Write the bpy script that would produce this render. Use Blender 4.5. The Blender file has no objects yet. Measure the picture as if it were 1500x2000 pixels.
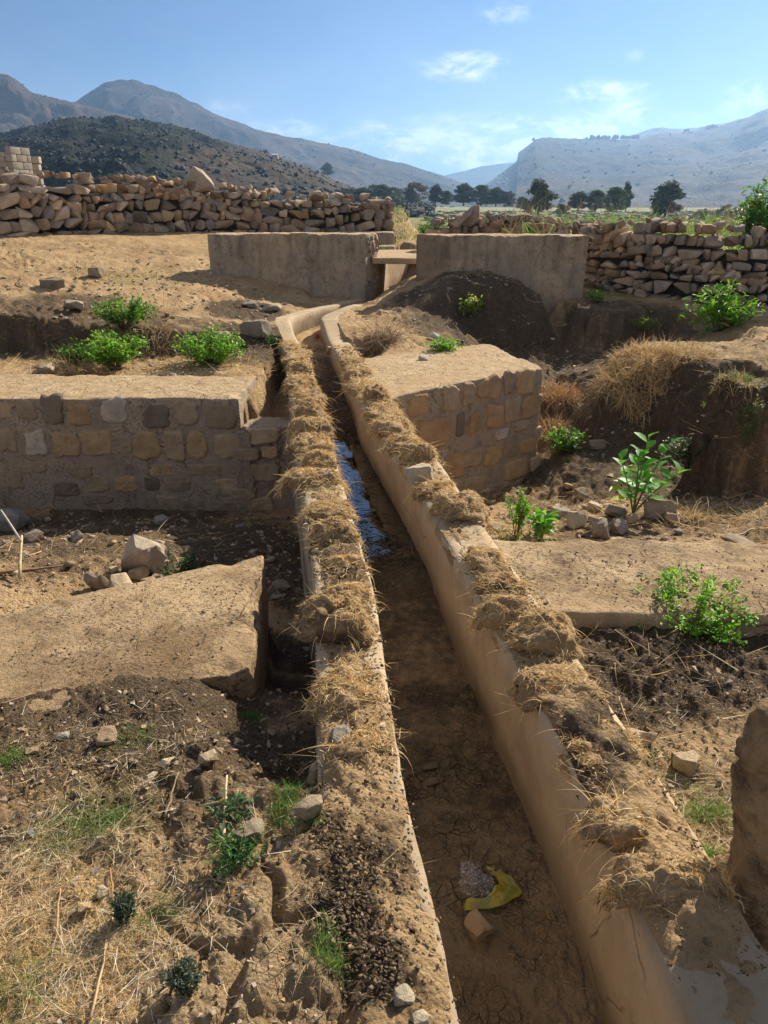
import bpy, bmesh, math, numpy as np
from math import sin, cos, radians as R, pi
C = bpy.context.scene.collection
scn = bpy.context.scene
# ---------------------------------------------------------------- camera, sky, sun, exposure
PITCH = 22.6; F = 1444.0; EYE = 1.6
cam = bpy.data.cameras.new('camera'); camo = bpy.data.objects.new('camera', cam); C.objects.link(camo)
camo.location = (0, 0, EYE); camo.rotation_euler = (R(90-PITCH), 0, 0)
cam.sensor_fit = 'VERTICAL'; cam.sensor_height = 36; cam.lens = 36*F/2000; cam.clip_start = .05; cam.clip_end = 60000
scn.camera = camo
SUN_EL, SUN_AZ = 32.0, 35.0          # azimuth from +Y towards +X
scn.view_settings.view_transform = 'Standard'; scn.view_settings.look = 'None'
scn.view_settings.exposure = 1.0; scn.view_settings.gamma = 1
scn.cycles.volume_bounces = 1; scn.cycles.max_bounces = 6; scn.cycles.diffuse_bounces = 4
scn.cycles.use_adaptive_sampling = True; scn.cycles.use_denoising = True
SKY_K = 0.085
SUN_S = 5.0
HAZE = 0.00019

sl = bpy.data.lights.new('sun', 'SUN'); sl.energy = SUN_S; sl.angle = R(.55); sl.color = (1, .90, .73)
so = bpy.data.objects.new('sun', sl); C.objects.link(so)
so.rotation_euler = (R(90-SUN_EL), 0, R(180-SUN_AZ)); so.location = (10, 15, 20)

cp, sp_ = cos(R(PITCH)), sin(R(PITCH))
def ray(px, py):
    px = np.asarray(px, float); py = np.asarray(py, float)
    d = (px-750)/F; v = (1000-py)/F
    return np.stack([d, cp+v*sp_, -sp_+v*cp], -1)
def P(px, py, z=0.):
    r = ray(px, py); t = (z-EYE)/r[..., 2]
    return r*np.asarray(t)[..., None]+np.array([0, 0, EYE])
def PY(px, py, Y):
    r = ray(px, py); t = Y/r[..., 1]
    return r*np.asarray(t)[..., None]+np.array([0, 0, EYE])
def azel(px, py):
    r = ray(px, py); r = r/np.linalg.norm(r)
    return math.atan2(r[0], r[1]), math.asin(r[2])

class N:
    "tiny node helper"
    def __init__(s, tree): s.t = tree; s.n = tree.nodes; s.l = tree.links
    def new(s, typ, ins=None, **kw):
        n = s.n.new(typ)
        for k, v in kw.items(): setattr(n, k, v)
        for k, v in (ins or {}).items():
            if isinstance(v, bpy.types.NodeSocket): s.l.new(v, n.inputs[k])
            else: n.inputs[k].default_value = v
        return n
    def m(s, op, a, b=None, c=None, clamp=False):
        n = s.n.new('ShaderNodeMath'); n.operation = op; n.use_clamp = clamp
        for i, v in enumerate((a, b, c)):
            if v is None: continue
            if isinstance(v, bpy.types.NodeSocket): s.l.new(v, n.inputs[i])
            else: n.inputs[i].default_value = v
        return n.outputs[0]
    def mix(s, fac, a, b, mode='MIX'):
        n = s.n.new('ShaderNodeMix'); n.data_type = 'RGBA'; n.blend_type = mode
        for i, v in ((0, fac), (6, a), (7, b)):
            if isinstance(v, bpy.types.NodeSocket): s.l.new(v, n.inputs[i])
            else: n.inputs[i].default_value = v if i == 0 else (*v[:3], 1)
        return n.outputs[2]
    def ramp(s, fac, stops):
        n = s.n.new('ShaderNodeValToRGB'); e = n.color_ramp.elements
        while len(e) < len(stops): e.new(.5)
        for q, (p, c) in zip(e, stops):
            q.position = p; q.color = (*c, 1) if not isinstance(c, (int, float)) else (c, c, c, 1)
        s.l.new(fac, n.inputs[0]); return n.outputs[0]
    def noise(s, vec, scale, detail=4, rough=.55, dist=0):
        return s.new('ShaderNodeTexNoise', {'Vector': vec, 'Scale': scale, 'Detail': detail, 'Roughness': rough, 'Distortion': dist}).outputs['Fac']
    def vor(s, vec, scale, feature='F1', out='Distance', rnd=1):
        return s.new('ShaderNodeTexVoronoi', {'Vector': vec, 'Scale': scale, 'Randomness': rnd}, feature=feature).outputs[out]
    def sstep(s, x, a, b):
        n = s.new('ShaderNodeMapRange', {'Value': x, 'From Min': a, 'From Max': b}, interpolation_type='SMOOTHSTEP'); return n.outputs[0]

w = bpy.data.worlds.new('World'); scn.world = w; w.use_nodes = True
n = N(w.node_tree); w.node_tree.nodes.clear()
sky = n.new('ShaderNodeTexSky', sky_type='NISHITA', sun_disc=False, sun_elevation=R(SUN_EL), sun_rotation=R(SUN_AZ),
            altitude=1900, air_density=1.0, dust_density=.5, ozone_density=2.2).outputs[0]
tc = n.new('ShaderNodeTexCoord').outputs['Generated']
sx = n.new('ShaderNodeSeparateXYZ', {0: tc})
az = n.m('ARCTAN2', sx.outputs[0], sx.outputs[1]); el = n.m('ARCSINE', sx.outputs[2])
cv = n.new('ShaderNodeCombineXYZ', {0: az, 1: n.m('MULTIPLY', el, 2.3), 2: 0.0}).outputs[0]
wob = n.new('ShaderNodeTexNoise', {'Vector': cv, 'Scale': 7.0, 'Detail': 3.0})
cvw = n.new('ShaderNodeVectorMath', {0: cv, 1: n.new('ShaderNodeVectorMath', {0: wob.outputs['Color'], 1: (.10, .10, 0)}, operation='MULTIPLY').outputs[0]}, operation='ADD').outputs[0]
nz = n.noise(cvw, 11, 9, .62)
nz2 = n.noise(cvw, 34, 6, .6)
den = n.m('ADD', n.m('MULTIPLY', nz, .75), n.m('MULTIPLY', nz2, .25))
tot = None
for (x, y, sx_, sy_, k) in [(905, 128, 72, 26, .62), (1165, 182, 105, 19, .60), (1480, 192, 60, 28, .6), (985, 22, 55, 18, .42), (450, 212, 48, 22, .34), (1240, 108, 26, 14, .22),
                            (1100, 258, 200, 30, .85), (830, 275, 150, 36, .85), (1235, 230, 45, 26, .75), (600, 262, 120, 30, .5), (800, 318, 200, 26, .8), (960, 285, 150, 30, .8), (1500, 330, 200, 60, .25), (-500, 250, 300, 50, .5), (2200, 200, 260, 60, .6)]:
    a0, e0 = azel(x, y); sa, se = sx_/F, sy_/F
    g = n.m('EXPONENT', n.m('MULTIPLY', n.m('ADD', n.m('POWER', n.m('DIVIDE', n.m('SUBTRACT', az, a0), sa), 2.), n.m('POWER', n.m('DIVIDE', n.m('SUBTRACT', el, e0), se), 2.)), -1.))
    g = n.m('MULTIPLY', g, k)
    tot = g if tot is None else n.m('MAXIMUM', tot, g)
cl = n.sstep(n.m('MULTIPLY', tot, n.m('MULTIPLY', n.sstep(den, .36, .64), 1.35)), .06, .70)
veil = n.m('MULTIPLY', n.m('EXPONENT', n.m('MULTIPLY', n.m('POWER', n.m('DIVIDE', n.m('SUBTRACT', el, -.02), .16), 2.), -1.)), n.sstep(n.noise(cv, 4, 5, .6), .25, .8))
ccol = n.mix(n.sstep(nz2, .35, .65), (4.5, 5.1, 5.9), (7.0, 7.1, 7.1))
sk2 = n.mix(1.0, sky, (.17, .295, .425), 'MULTIPLY')
c1 = n.mix(n.m('MULTIPLY', veil, .8), sk2, (3.6, 4.1, 4.6))
c2 = n.mix(n.m('MULTIPLY', cl, .85), c1, ccol)
# unseen broken bright cloud added overhead and behind the viewer to fill the shadows
over = n.m('MAXIMUM', n.sstep(el, .55, 1.0), n.sstep(n.m('ABSOLUTE', az), 1.1, 1.7))
over = n.m('MULTIPLY', n.m('MULTIPLY', over, n.sstep(el, -.02, .12)), n.sstep(n.noise(tc, 2.2, 6, .6), .30, .55))
c2 = n.mix(n.m('MULTIPLY', over, .36), c2, (6.2, 6.0, 6.0))
bg = n.new('ShaderNodeBackground', {'Color': c2, 'Strength': SKY_K})
n.new('ShaderNodeOutputWorld', {'Surface': bg.outputs[0]})

# ---------------------------------------------------------------- numpy noise
def _h(ix, iy, iz, s):
    x = (ix.astype(np.int64)*374761393+iy.astype(np.int64)*668265263+iz.astype(np.int64)*2147483647+s*974634777) & 0xffffffff
    x = ((x ^ (x >> 13))*1274126177) & 0xffffffff
    x = ((x ^ (x >> 16))*2246822519) & 0xffffffff
    return ((x ^ (x >> 15)) & 0xffffff)/float(0xffffff)
def vn2(x, y, s=0):
    ix = np.floor(x); iy = np.floor(y); fx = x-ix; fy = y-iy
    fx = fx*fx*(3-2*fx); fy = fy*fy*(3-2*fy); z = np.zeros_like(ix)
    a = _h(ix, iy, z, s); b = _h(ix+1, iy, z, s); c = _h(ix, iy+1, z, s); d = _h(ix+1, iy+1, z, s)
    return (a*(1-fx)+b*fx)*(1-fy)+(c*(1-fx)+d*fx)*fy
def fbm2(x, y, o=4, s=0, g=.5):
    r = 0; a = 1; t = 0; c, q = cos(.6), sin(.6)
    for i in range(o):
        r = r+a*vn2(x, y, s+i); t += a; a *= g; x, y = (c*x-q*y)*2.03+7.1, (q*x+c*y)*2.03+3.7
    return r/t*2-1
def vn3(p, s=0):
    i = np.floor(p); f = p-i; f = f*f*(3-2*f); r = 0
    for dx in (0, 1):
        for dy in (0, 1):
            for dz in (0, 1):
                r = r+_h(i[:, 0]+dx, i[:, 1]+dy, i[:, 2]+dz, s)*np.where(dx, f[:, 0], 1-f[:, 0])*np.where(dy, f[:, 1], 1-f[:, 1])*np.where(dz, f[:, 2], 1-f[:, 2])
    return r
def fbm3(p, o=3, s=0):
    r = 0; a = 1; t = 0
    for k in range(o): r = r+a*vn3(p, s+k); t += a; a *= .5; p = p*2.03+3.3
    return r/t*2-1
def vec3(p, o=3, s=0): return np.stack([fbm3(p, o, s), fbm3(p, o, s+20), fbm3(p, o, s+40)], 1)
def worley(x, y, s=0):
    "F1, F2-F1"
    ix = np.floor(x); iy = np.floor(y); f1 = np.full(x.shape, 9.); f2 = np.full(x.shape, 9.); z = np.zeros_like(ix)
    for dx in (-1, 0, 1):
        for dy in (-1, 0, 1):
            cx, cy = ix+dx, iy+dy
            d = np.hypot(cx+_h(cx, cy, z, s)-x, cy+_h(cx, cy, z, s+9)-y)
            f2 = np.minimum(f2, np.maximum(f1, d)); f1 = np.minimum(f1, d)
    return f1, f2-f1
def sst(x, a, b):
    t = np.clip((x-a)/(b-a), 0, 1); return t*t*(3-2*t)

# ---------------------------------------------------------------- mesh building
class MB:
    def __init__(s): s.V = []; s.Q = []; s.T = []; s.c = []; s.n = 0; s.qm = []; s.tm = []
    def add(s, V, Q=None, T=None, col=None, mi=0):
        V = np.asarray(V, float).reshape(-1, 3)
        if Q is not None and len(Q): s.Q.append(np.asarray(Q, np.int64).reshape(-1, 4)+s.n); s.qm.append(np.full(len(s.Q[-1]), mi))
        if T is not None and len(T): s.T.append(np.asarray(T, np.int64).reshape(-1, 3)+s.n); s.tm.append(np.full(len(s.T[-1]), mi))
        s.V.append(V); s.n += len(V)
        c = np.ones((len(V), 3)) if col is None else np.broadcast_to(np.asarray(col, float), (len(V), 3))
        s.c.append(c)
    def build(s, name, mats, parent=None, smooth=True, loc=None):
        me = bpy.data.meshes.new(name)
        V = np.concatenate(s.V); c = np.concatenate(s.c)
        if loc is not None: V = V-np.asarray(loc)
        Q = np.concatenate(s.Q) if s.Q else np.zeros((0, 4), int); T = np.concatenate(s.T) if s.T else np.zeros((0, 3), int)
        me.vertices.add(len(V)); me.vertices.foreach_set('co', V.astype(np.float32).ravel())
        li = np.concatenate([Q.ravel(), T.ravel()]); me.loops.add(len(li)); me.loops.foreach_set('vertex_index', li.astype(np.int32))
        npoly = len(Q)+len(T); me.polygons.add(npoly)
        st = np.concatenate([np.arange(len(Q))*4, len(Q)*4+np.arange(len(T))*3]); me.polygons.foreach_set('loop_start', st.astype(np.int32))
        me.polygons.foreach_set('material_index', np.concatenate(s.qm+s.tm).astype(np.int32))
        me.polygons.foreach_set('use_smooth', np.full(npoly, bool(smooth)))
        me.update(calc_edges=True); me.validate()
        at = me.color_attributes.new('tint', 'FLOAT_COLOR', 'POINT')
        at.data.foreach_set('color', np.concatenate([c, np.ones((len(c), 1))], 1).astype(np.float32).ravel())
        for m in (mats if isinstance(mats, (list, tuple)) else [mats]): me.materials.append(m)
        o = bpy.data.objects.new(name, me); C.objects.link(o)
        if parent is not None: o.parent = parent; 
        if loc is not None and parent is None: o.location = loc
        return o
def gridq(nu, nv, off=0):
    i = np.arange((nu-1)*(nv-1)); a = (i//(nv-1))*nv+i % (nv-1)+off
    return np.stack([a, a+nv, a+nv+1, a+1], 1)
def empty(name, loc=(0, 0, 0)):
    o = bpy.data.objects.new(name, None); C.objects.link(o); o.location = loc; o.empty_display_size = .1; return o
def tag(o, label, cat, group=None):
    o['label'] = label; o['category'] = cat
    if group: o['group'] = group
    return o
def struct(o, label=None):
    o['kind'] = 'structure'
    if label: o['label'] = label
    return o
rng = np.random.default_rng(7)

# ---------------------------------------------------------------- materials
def mat(name):
    m = bpy.data.materials.new(name); m.use_nodes = True; m.node_tree.nodes.clear(); n = N(m.node_tree)
    n.tint = n.new('ShaderNodeAttribute', attribute_name='tint').outputs['Color']
    n.pos = n.new('ShaderNodeNewGeometry').outputs['Position']
    n.obj = n.new('ShaderNodeTexCoord').outputs['Object']
    return m, n
def finish(n, col, rough=.9, h=None, dist=.01, spec=.25, strength=1.0, **kw):
    b = n.new('ShaderNodeBsdfPrincipled', {'Roughness': rough, 'Specular IOR Level': spec})
    for k, v in kw.items():
        k = k.replace('_', ' ')
        if isinstance(v, bpy.types.NodeSocket): n.l.new(v, b.inputs[k])
        else: b.inputs[k].default_value = v
    if isinstance(col, bpy.types.NodeSocket): n.l.new(col, b.inputs['Base Color'])
    else: b.inputs['Base Color'].default_value = (*col, 1)
    if h is not None:
        bp = n.new('ShaderNodeBump', {'Height': h, 'Distance': dist, 'Strength': strength}); n.l.new(bp.outputs[0], b.inputs['Normal'])
    n.new('ShaderNodeOutputMaterial', {'Surface': b.outputs[0]}); return b
M = {}
# soil: tint.r = darkness, tint.g = cracked mud, tint.b = green/grass hue
m, n = mat('soil'); s_ = n.new('ShaderNodeSeparateColor', {0: n.tint})
a = n.noise(n.pos, 2.2, 6, .6); b = n.noise(n.pos, 19, 8, .72); c = n.noise(n.pos, 120, 5, .7); d = n.vor(n.pos, 75)
base = n.mix(n.sstep(a, .3, .7), (.38, .245, .125), (.57, .395, .215))
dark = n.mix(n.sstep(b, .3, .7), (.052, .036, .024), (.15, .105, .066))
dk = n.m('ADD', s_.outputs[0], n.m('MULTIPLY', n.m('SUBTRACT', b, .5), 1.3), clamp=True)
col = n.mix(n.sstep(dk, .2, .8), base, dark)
col = n.mix(n.m('MULTIPLY', n.sstep(c, .52, .72), .45), col, (.66, .49, .29))
col = n.mix(n.m('MULTIPLY', n.sstep(d, .32, .0), n.m('MULTIPLY', n.sstep(b, .48, .6), .55)), col, (.07, .05, .034))
gmask = n.m('MULTIPLY', s_.outputs[2], n.sstep(b, .35, .62))
col = n.mix(gmask, col, n.mix(n.sstep(c, .4, .6), (.085, .13, .03), (.26, .24, .08)))
crv = n.new('ShaderNodeVectorMath', {0: n.pos, 1: n.new('ShaderNodeVectorMath', {0: n.new('ShaderNodeTexNoise', {'Vector': n.pos, 'Scale': 9.0, 'Detail': 3.0}).outputs['Color'], 1: (.05, .05, 0)}, operation='MULTIPLY').outputs[0]}, operation='ADD').outputs[0]
cr1 = n.vor(crv, 19, 'DISTANCE_TO_EDGE'); cr2 = n.vor(crv, 47, 'DISTANCE_TO_EDGE')
crk = n.m('MAXIMUM', n.sstep(cr1, .05, .0), n.m('MULTIPLY', n.sstep(cr2, .07, 0.), .5))
crk = n.m('MULTIPLY', n.m('MULTIPLY', crk, s_.outputs[1]), n.sstep(n.noise(n.pos, 5, 4), .42, .62))
col = n.mix(n.m('MULTIPLY', s_.outputs[1], .8), col, n.mix(1., col, (.74, .82, .90), 'MULTIPLY'))
col = n.mix(n.m('MULTIPLY', crk, .75), col, (.035, .028, .02))
h = n.m('ADD', n.m('ADD', n.m('MULTIPLY', b, 1.1), n.m('MULTIPLY', c, .42)), n.m('MULTIPLY', n.m('SUBTRACT', .35, d), .4))
h = n.m('SUBTRACT', h, n.m('MULTIPLY', crk, .6))
finish(n, col, .95, h, .036, .12); M['soil'] = m
# plaster / concrete
def plaster(name, c1, c2, cdark, stain=.5, bump=.006, grain=.25):
    m, n = mat(name)
    a = n.noise(n.pos, 1.7, 6, .6); b = n.noise(n.pos, 9, 8, .7); c = n.noise(n.pos, 90, 5, .7)
    mp = n.new('ShaderNodeMapping', {'Vector': n.pos, 'Scale': (7, 7, .9)}).outputs[0]; st = n.noise(mp, 1.4, 6, .65)
    col = n.mix(n.sstep(a, .3, .7), c1, c2)
    col = n.mix(n.m('MULTIPLY', n.sstep(n.m('ADD', n.m('MULTIPLY', b, .6), n.m('MULTIPLY', st, .5)), .50, .78), stain), col, cdark)
    col = n.mix(n.m('MULTIPLY', n.sstep(c, .35, .65), .25), col, c1)
    col = n.mix(1., col, n.tint, 'MULTIPLY')
    ckd = n.vor(n.new('ShaderNodeVectorMath', {0: n.pos, 1: n.new('ShaderNodeVectorMath', {0: n.new('ShaderNodeTexNoise', {'Vector': n.pos, 'Scale': 4.0, 'Detail': 3.0}).outputs['Color'], 1: (.16, .16, .16)}, operation='MULTIPLY').outputs[0]}, operation='ADD').outputs[0], 1.9, 'DISTANCE_TO_EDGE')
    ck = n.m('MULTIPLY', n.sstep(ckd, .010, 0), n.sstep(a, .5, .62))
    col = n.mix(n.m('MULTIPLY', ck, .7), col, cdark)
    g2 = n.noise(n.pos, 48, 6, .75); pit = n.m('MULTIPLY', n.sstep(g2, .46, .36), n.sstep(a, .35, .6))
    col = n.mix(n.m('MULTIPLY', pit, grain), col, cdark)
    h = n.m('SUBTRACT', n.m('ADD', n.m('MULTIPLY', b, 1.2), n.m('MULTIPLY', c, .35)), n.m('ADD', n.m('MULTIPLY', ck, .8), n.m('MULTIPLY', pit, .8*grain)))
    finish(n, col, .92, h, bump*2, .15); M[name] = m
plaster('plaster', (.40, .285, .165), (.52, .38, .23), (.15, .11, .07), .55)
plaster('canal_plaster', (.42, .32, .21), (.51, .40, .27), (.19, .14, .095), .45, .004, .08)
plaster('grey_plaster', (.35, .275, .195), (.46, .36, .25), (.13, .10, .075), .85, .013, .4)
plaster('slab_top', (.44, .305, .17), (.60, .445, .27), (.20, .135, .075), .75, .013, .8)
plaster('block', (.33, .29, .24), (.40, .35, .29), (.2, .17, .14), .3)
# stone with tint
def stone(name, cdark, bump=.01):
    m, n = mat(name)
    off = n.new('ShaderNodeObjectInfo').outputs['Random']
    p = n.new('ShaderNodeVectorMath', {0: n.pos, 1: n.new('ShaderNodeCombineXYZ', {0: off, 1: 0., 2: 0.}).outputs[0]}, operation='ADD').outputs[0]
    a = n.noise(p, 6, 6, .6); b = n.noise(p, 26, 8, .7); c = n.noise(p, 130, 4, .7)
    col = n.mix(n.sstep(a, .3, .72), n.mix(1., n.tint, (.72, .70, .68), 'MULTIPLY'), n.tint)
    col = n.mix(n.m('MULTIPLY', n.sstep(b, .52, .75), .5), col, cdark)
    col = n.mix(n.m('MULTIPLY', n.sstep(c, .5, .8), .35), col, n.mix(1., n.tint, (1.3, 1.28, 1.25), 'MULTIPLY'))
    finish(n, col, .9, n.m('ADD', n.m('MULTIPLY', b, 1.1), n.m('MULTIPLY', c, .3)), bump*1.6, .2); M[name] = m
stone('stone', (.09, .07, .05)); stone('clod', (.10, .07, .045), .012)
# leaves, straw: tint
def leafmat(name, rough=.55, trans=.35, var=.35):
    m, n = mat(name)
    a = n.noise(n.pos, 30, 3)
    col = n.mix(n.m('MULTIPLY', a, var), n.tint, n.mix(1., n.tint, (.45, .5, .4), 'MULTIPLY'))
    b = n.new('ShaderNodeBsdfPrincipled', {'Base Color': col, 'Roughness': rough, 'Specular IOR Level': .3})
    t = n.new('ShaderNodeBsdfTranslucent', {'Color': n.mix(1., col, (1.25, 1.35, .7), 'MULTIPLY') if name == 'leaf' else col})
    x = n.new('ShaderNodeMixShader', {0: trans, 1: b.outputs[0], 2: t.outputs[0]})
    n.new('ShaderNodeOutputMaterial', {'Surface': x.outputs[0]}); M[name] = m
leafmat('leaf', .5, .42); leafmat('straw', .7, .22, .1); leafmat('far_leaf', .8, .15, .3)
m, n = mat('bark'); a = n.noise(n.pos, 40, 6); finish(n, n.mix(a, n.mix(1., n.tint, (.5, .5, .5), 'MULTIPLY'), n.tint), .85, a, .004); M['bark'] = m
# ---------------------------------------------------------------- canal lines (plan), inner/outer edges as functions of Y
def line(pts, z=0.):
    q = np.array([P(a, b, z) for a, b in pts]); return q[:, 1], q[:, 0]
yl, xl = line([(905, 2000), (838, 1700), (795, 1550), (757, 1300), (733, 1150), (686, 1000), (650, 860), (620, 760), (604, 690), (574, 655)])
yl = np.concatenate([[-3], yl, [10.65, 11.6, 12.9, 13.4, 14.6, 15.6, 16.5, 20]]); xl = np.concatenate([[.5], xl, [-1.33, -1.0, -.34, -.08, .0, .06, .38, 1.6]])
yr, xr = line([(1345, 2000), (1150, 1560), (1010, 1310), (870, 1060), (790, 915), (705, 790), (662, 700)])
yr = np.concatenate([[-3], yr, [10.8, 12.06, 13.1, 13.5, 14.6, 15.3, 16.5, 20]]); xr = np.concatenate([[.85], xr, [-.93, -.62, .08, .44, .66, .85, 1.35, 2.5]])
def smo(y, ys, xs): return sum(np.interp(y+d, ys, xs) for d in (-.22, -.11, 0, .11, .22))/5
Lin = lambda y: smo(y, yl, xl)
Rin = lambda y: smo(y, yr, xr)
TL, TR = .27, .26
def ztop(y): return .12*sst(y, 9.4, 10.6)+.54*sst(y, 13.25, 13.6)
def zfloor(y): return np.interp(y, [-3, 0, 3.1, 3.8, 4.2, 6.35, 6.7, 9, 10.2, 12, 16, 20], [-.56, -.54, -.48, -.365, -.405, -.39, -.33, -.24, -.17, -.1, .05, .2])

# ---------------------------------------------------------------- terrain height table: z profiles along Y at X stations
TB = [
 (-14, {0:-.1, 2.2:-.3, 6.4:-1.0, 6.6:0, 8.8:.1, 9.4:.6, 12:1.0, 15:1.35, 18:1.3, 25:1.2, 60:0}),
 (-7, {0:-.15, 1.8:-.2, 2.1:-.45, 4.2:-.6, 6.4:-1.05, 6.6:-.05, 8.95:0, 9.1:.48, 12:.85, 14.5:1.15, 18:1.15, 25:1.0, 60:0}),
 (-4.6, {0:-.15, 2.1:-.2, 2.4:-.5, 4.2:-.58, 6.4:-1.08, 6.6:-.08, 8.9:-.05, 9.03:.38, 11:.55, 12.5:.72, 15:1.0, 18:1.1, 25:1.0, 60:0}),
 (-2.5, {0:-.13, 2.4:-.2, 2.8:-.5, 4.2:-.57, 6.4:-1.1, 6.6:-.1, 8.88:-.05, 8.99:.22, 11:.32, 12.5:.45, 14:.65, 16.5:1.0, 20:.95, 25:.9, 60:0}),
 (-1.83, {0:-.12, 2.6:-.18, 2.98:-.21, 3.1:-.5, 4.2:-.62, 6.4:-1.1, 6.6:-.1, 9.0:-.04, 9.1:.13, 11:.18, 12.5:.3, 14:.6, 16.5:.95, 20:.9, 60:0}),
 (-1.36, {0:-.11, 2.7:-.18, 3.2:-.22, 3.32:-.55, 4.2:-.68, 6.4:-1.1, 6.6:-.1, 9.0:-.04, 9.35:.1, 11:.13, 12.5:.2, 14:.6, 16.5:.9, 20:.9, 60:0}),
 (-1.22, {0:-.1, 2.6:-.2, 3.3:-.22, 3.42:-.6, 4.2:-.72, 6.4:-1.1, 6.6:-.52, 9.2:-.45, 9.4:.08, 11:.12, 12.9:.15, 14:.6, 20:.9, 60:0}),
 (-.76, {0:-.08, 2.4:-.14, 2.6:-.22, 3.6:-.24, 3.72:-.8, 6.4:-1.1, 6.6:-.52, 9.2:-.45, 9.4:.06, 11:.12, 12.9:.14, 14:.6, 20:.9, 60:0}),
 (-.60, {0:-.07, 2.05:-.10, 2.3:-.28, 2.7:-.36, 3.05:-.66, 3.8:-.88, 6.4:-1.1, 6.6:-.52, 9.2:-.45, 9.45:.06, 11:.12, 12.9:.14, 14:.6, 20:.9, 60:0}),
 (-.3, {0:.0, 1.5:.0, 1.75:-.04, 2.0:-.28, 2.65:-.40, 3.05:-.68, 3.8:-.9, 6.4:-1.1, 6.6:-.52, 9.2:-.45, 9.45:.06, 11:.1, 12.9:.14, 14:.6, 20:.85, 60:0}),
 (.1, {0:.01, 1.5:.01, 2.8:-.1, 3.6:-.3, 5:-.6, 6.2:-1.0, 6.5:-1.1, 6.65:-.05, 8:.0, 9.5:.04, 10.6:.12, 12:.2, 13.5:.4, 14.3:.62, 20:.85, 27:1.45, 34:1.3, 60:-.5}),
 (.6, {0:-.07, 2.5:-.08, 3.0:-.14, 3.5:-.2, 3.62:-.36, 5:-.6, 6.9:-1.25, 7.0:-.05, 9.2:.0, 10:.02, 10.8:.06, 11.4:.3, 12:.36, 13:.45, 15:.7, 20:1.0, 27:1.45, 34:1.3, 60:-.5}),
 (1.0, {0:-.12, 2.2:-.13, 2.75:-.12, 3.5:-.2, 3.62:-.4, 5:-.6, 7.1:-1.32, 7.3:-.05, 9.1:-.02, 10.6:-.02, 11.1:.1, 11.5:.42, 12:.48, 13:.55, 20:.7, 60:-.5}),
 (1.7, {0:-.13, 2.1:-.14, 2.7:-.13, 3.5:-.2, 3.65:-.4, 5.2:-.64, 7.0:-1.2, 8.0:-1.25, 8.9:-.85, 9.6:-.5, 11.0:-.42, 11.25:-.1, 11.55:.42, 12.3:.5, 13:.5, 20:.6, 60:-.5}),
 (2.4, {0:-.13, 2.1:-.14, 2.7:-.15, 3.5:-.2, 3.65:-.4, 5.2:-.62, 6.5:-.92, 8.3:-1.0, 9.1:-.72, 10.5:-.55, 11.25:-.48, 11.5:-.1, 11.75:.2, 12.3:.25, 13:.45, 20:.5, 60:-.5}),
 (2.85, {0:-.13, 3.5:-.2, 3.65:-.4, 5.2:-.6, 6.5:-.88, 8.2:-.98, 8.7:-.45, 9.1:-.3, 10.5:-.48, 11.2:-.42, 11.6:-.25, 12.35:-.3, 12.9:.3, 20:.4, 60:-.5}),
 (3.15, {0:-.13, 3.5:-.2, 3.65:-.4, 5.2:-.6, 6.5:-.86, 8.2:-.95, 8.65:-.14, 9.4:-.1, 10.4:-.42, 11.2:-.40, 11.36:.12, 12.0:.17, 14:.3, 20:.4, 60:-.5}),
 (3.7, {0:-.13, 3.5:-.2, 3.65:-.4, 5.2:-.58, 6.3:-.8, 7.7:-.88, 8.1:-.2, 8.4:-.06, 9.6:-.05, 10.5:-.36, 11.15:-.34, 11.34:.13, 12:.17, 14:.3, 20:.4, 60:-.5}),
 (4.4, {0:-.13, 3.5:-.2, 3.65:-.4, 5.2:-.55, 6.6:-.75, 7.3:-.8, 7.7:-.05, 8.3:.0, 9.6:.0, 10.6:-.2, 11.15:-.15, 11.36:.13, 12:.17, 14:.3, 20:.4, 60:-.5}),
 (5.2, {0:-.13, 3.5:-.2, 3.65:-.4, 5.2:-.5, 6.8:-.6, 7.2:-.3, 7.5:.02, 9.6:.03, 11:.05, 12:.14, 14:.3, 20:.4, 60:-.5}),
 (14, {0:-.1, 3.6:-.2, 7:-.3, 8:.1, 12:.2, 20:.4, 60:-.5}),
]
XS = np.array([t[0] for t in TB], float)
YN = np.concatenate([np.arange(-3, 15, .05), np.arange(15, 62, .5)])
ZT = np.array([np.interp(YN, sorted(t[1]), [t[1][k] for k in sorted(t[1])]) for t in TB])
XN = np.concatenate([np.arange(-14, -5, .2), np.arange(-5, 5.4, .04), np.arange(5.4, 14.1, .2)])
ZG = np.array([np.interp(XN, XS, ZT[:, j]) for j in range(len(YN))])      # [Y, X]
def tab(X, Y):
    fi = np.interp(X, XN, np.arange(len(XN))); fj = np.interp(Y, YN, np.arange(len(YN)))
    i = np.minimum(fi.astype(int), len(XN)-2); j = np.minimum(fj.astype(int), len(YN)-2); a = fi-i; b = fj-j
    return (ZG[j, i]*(1-a)+ZG[j, i+1]*a)*(1-b)+(ZG[j+1, i]*(1-a)+ZG[j+1, i+1]*a)*b
def poly_d(X, Y, poly):
    "signed distance, negative inside"
    poly = np.asarray(poly, float)[:, :2]; d = np.full(X.shape, 1e9); ins = np.zeros(X.shape, bool); m = len(poly)
    for k in range(m):
        ax, ay = poly[k]; bx, by = poly[(k+1) % m]; ex, ey = bx-ax, by-ay
        t = np.clip(((X-ax)*ex+(Y-ay)*ey)/(ex*ex+ey*ey+1e-12), 0, 1)
        d = np.minimum(d, np.hypot(X-ax-t*ex, Y-ay-t*ey))
        c = ((ay > Y) != (by > Y)) & (X < (bx-ax)*(Y-ay)/(by-ay+1e-12)+ax); ins ^= c
    return np.where(ins, -d, d)
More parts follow.
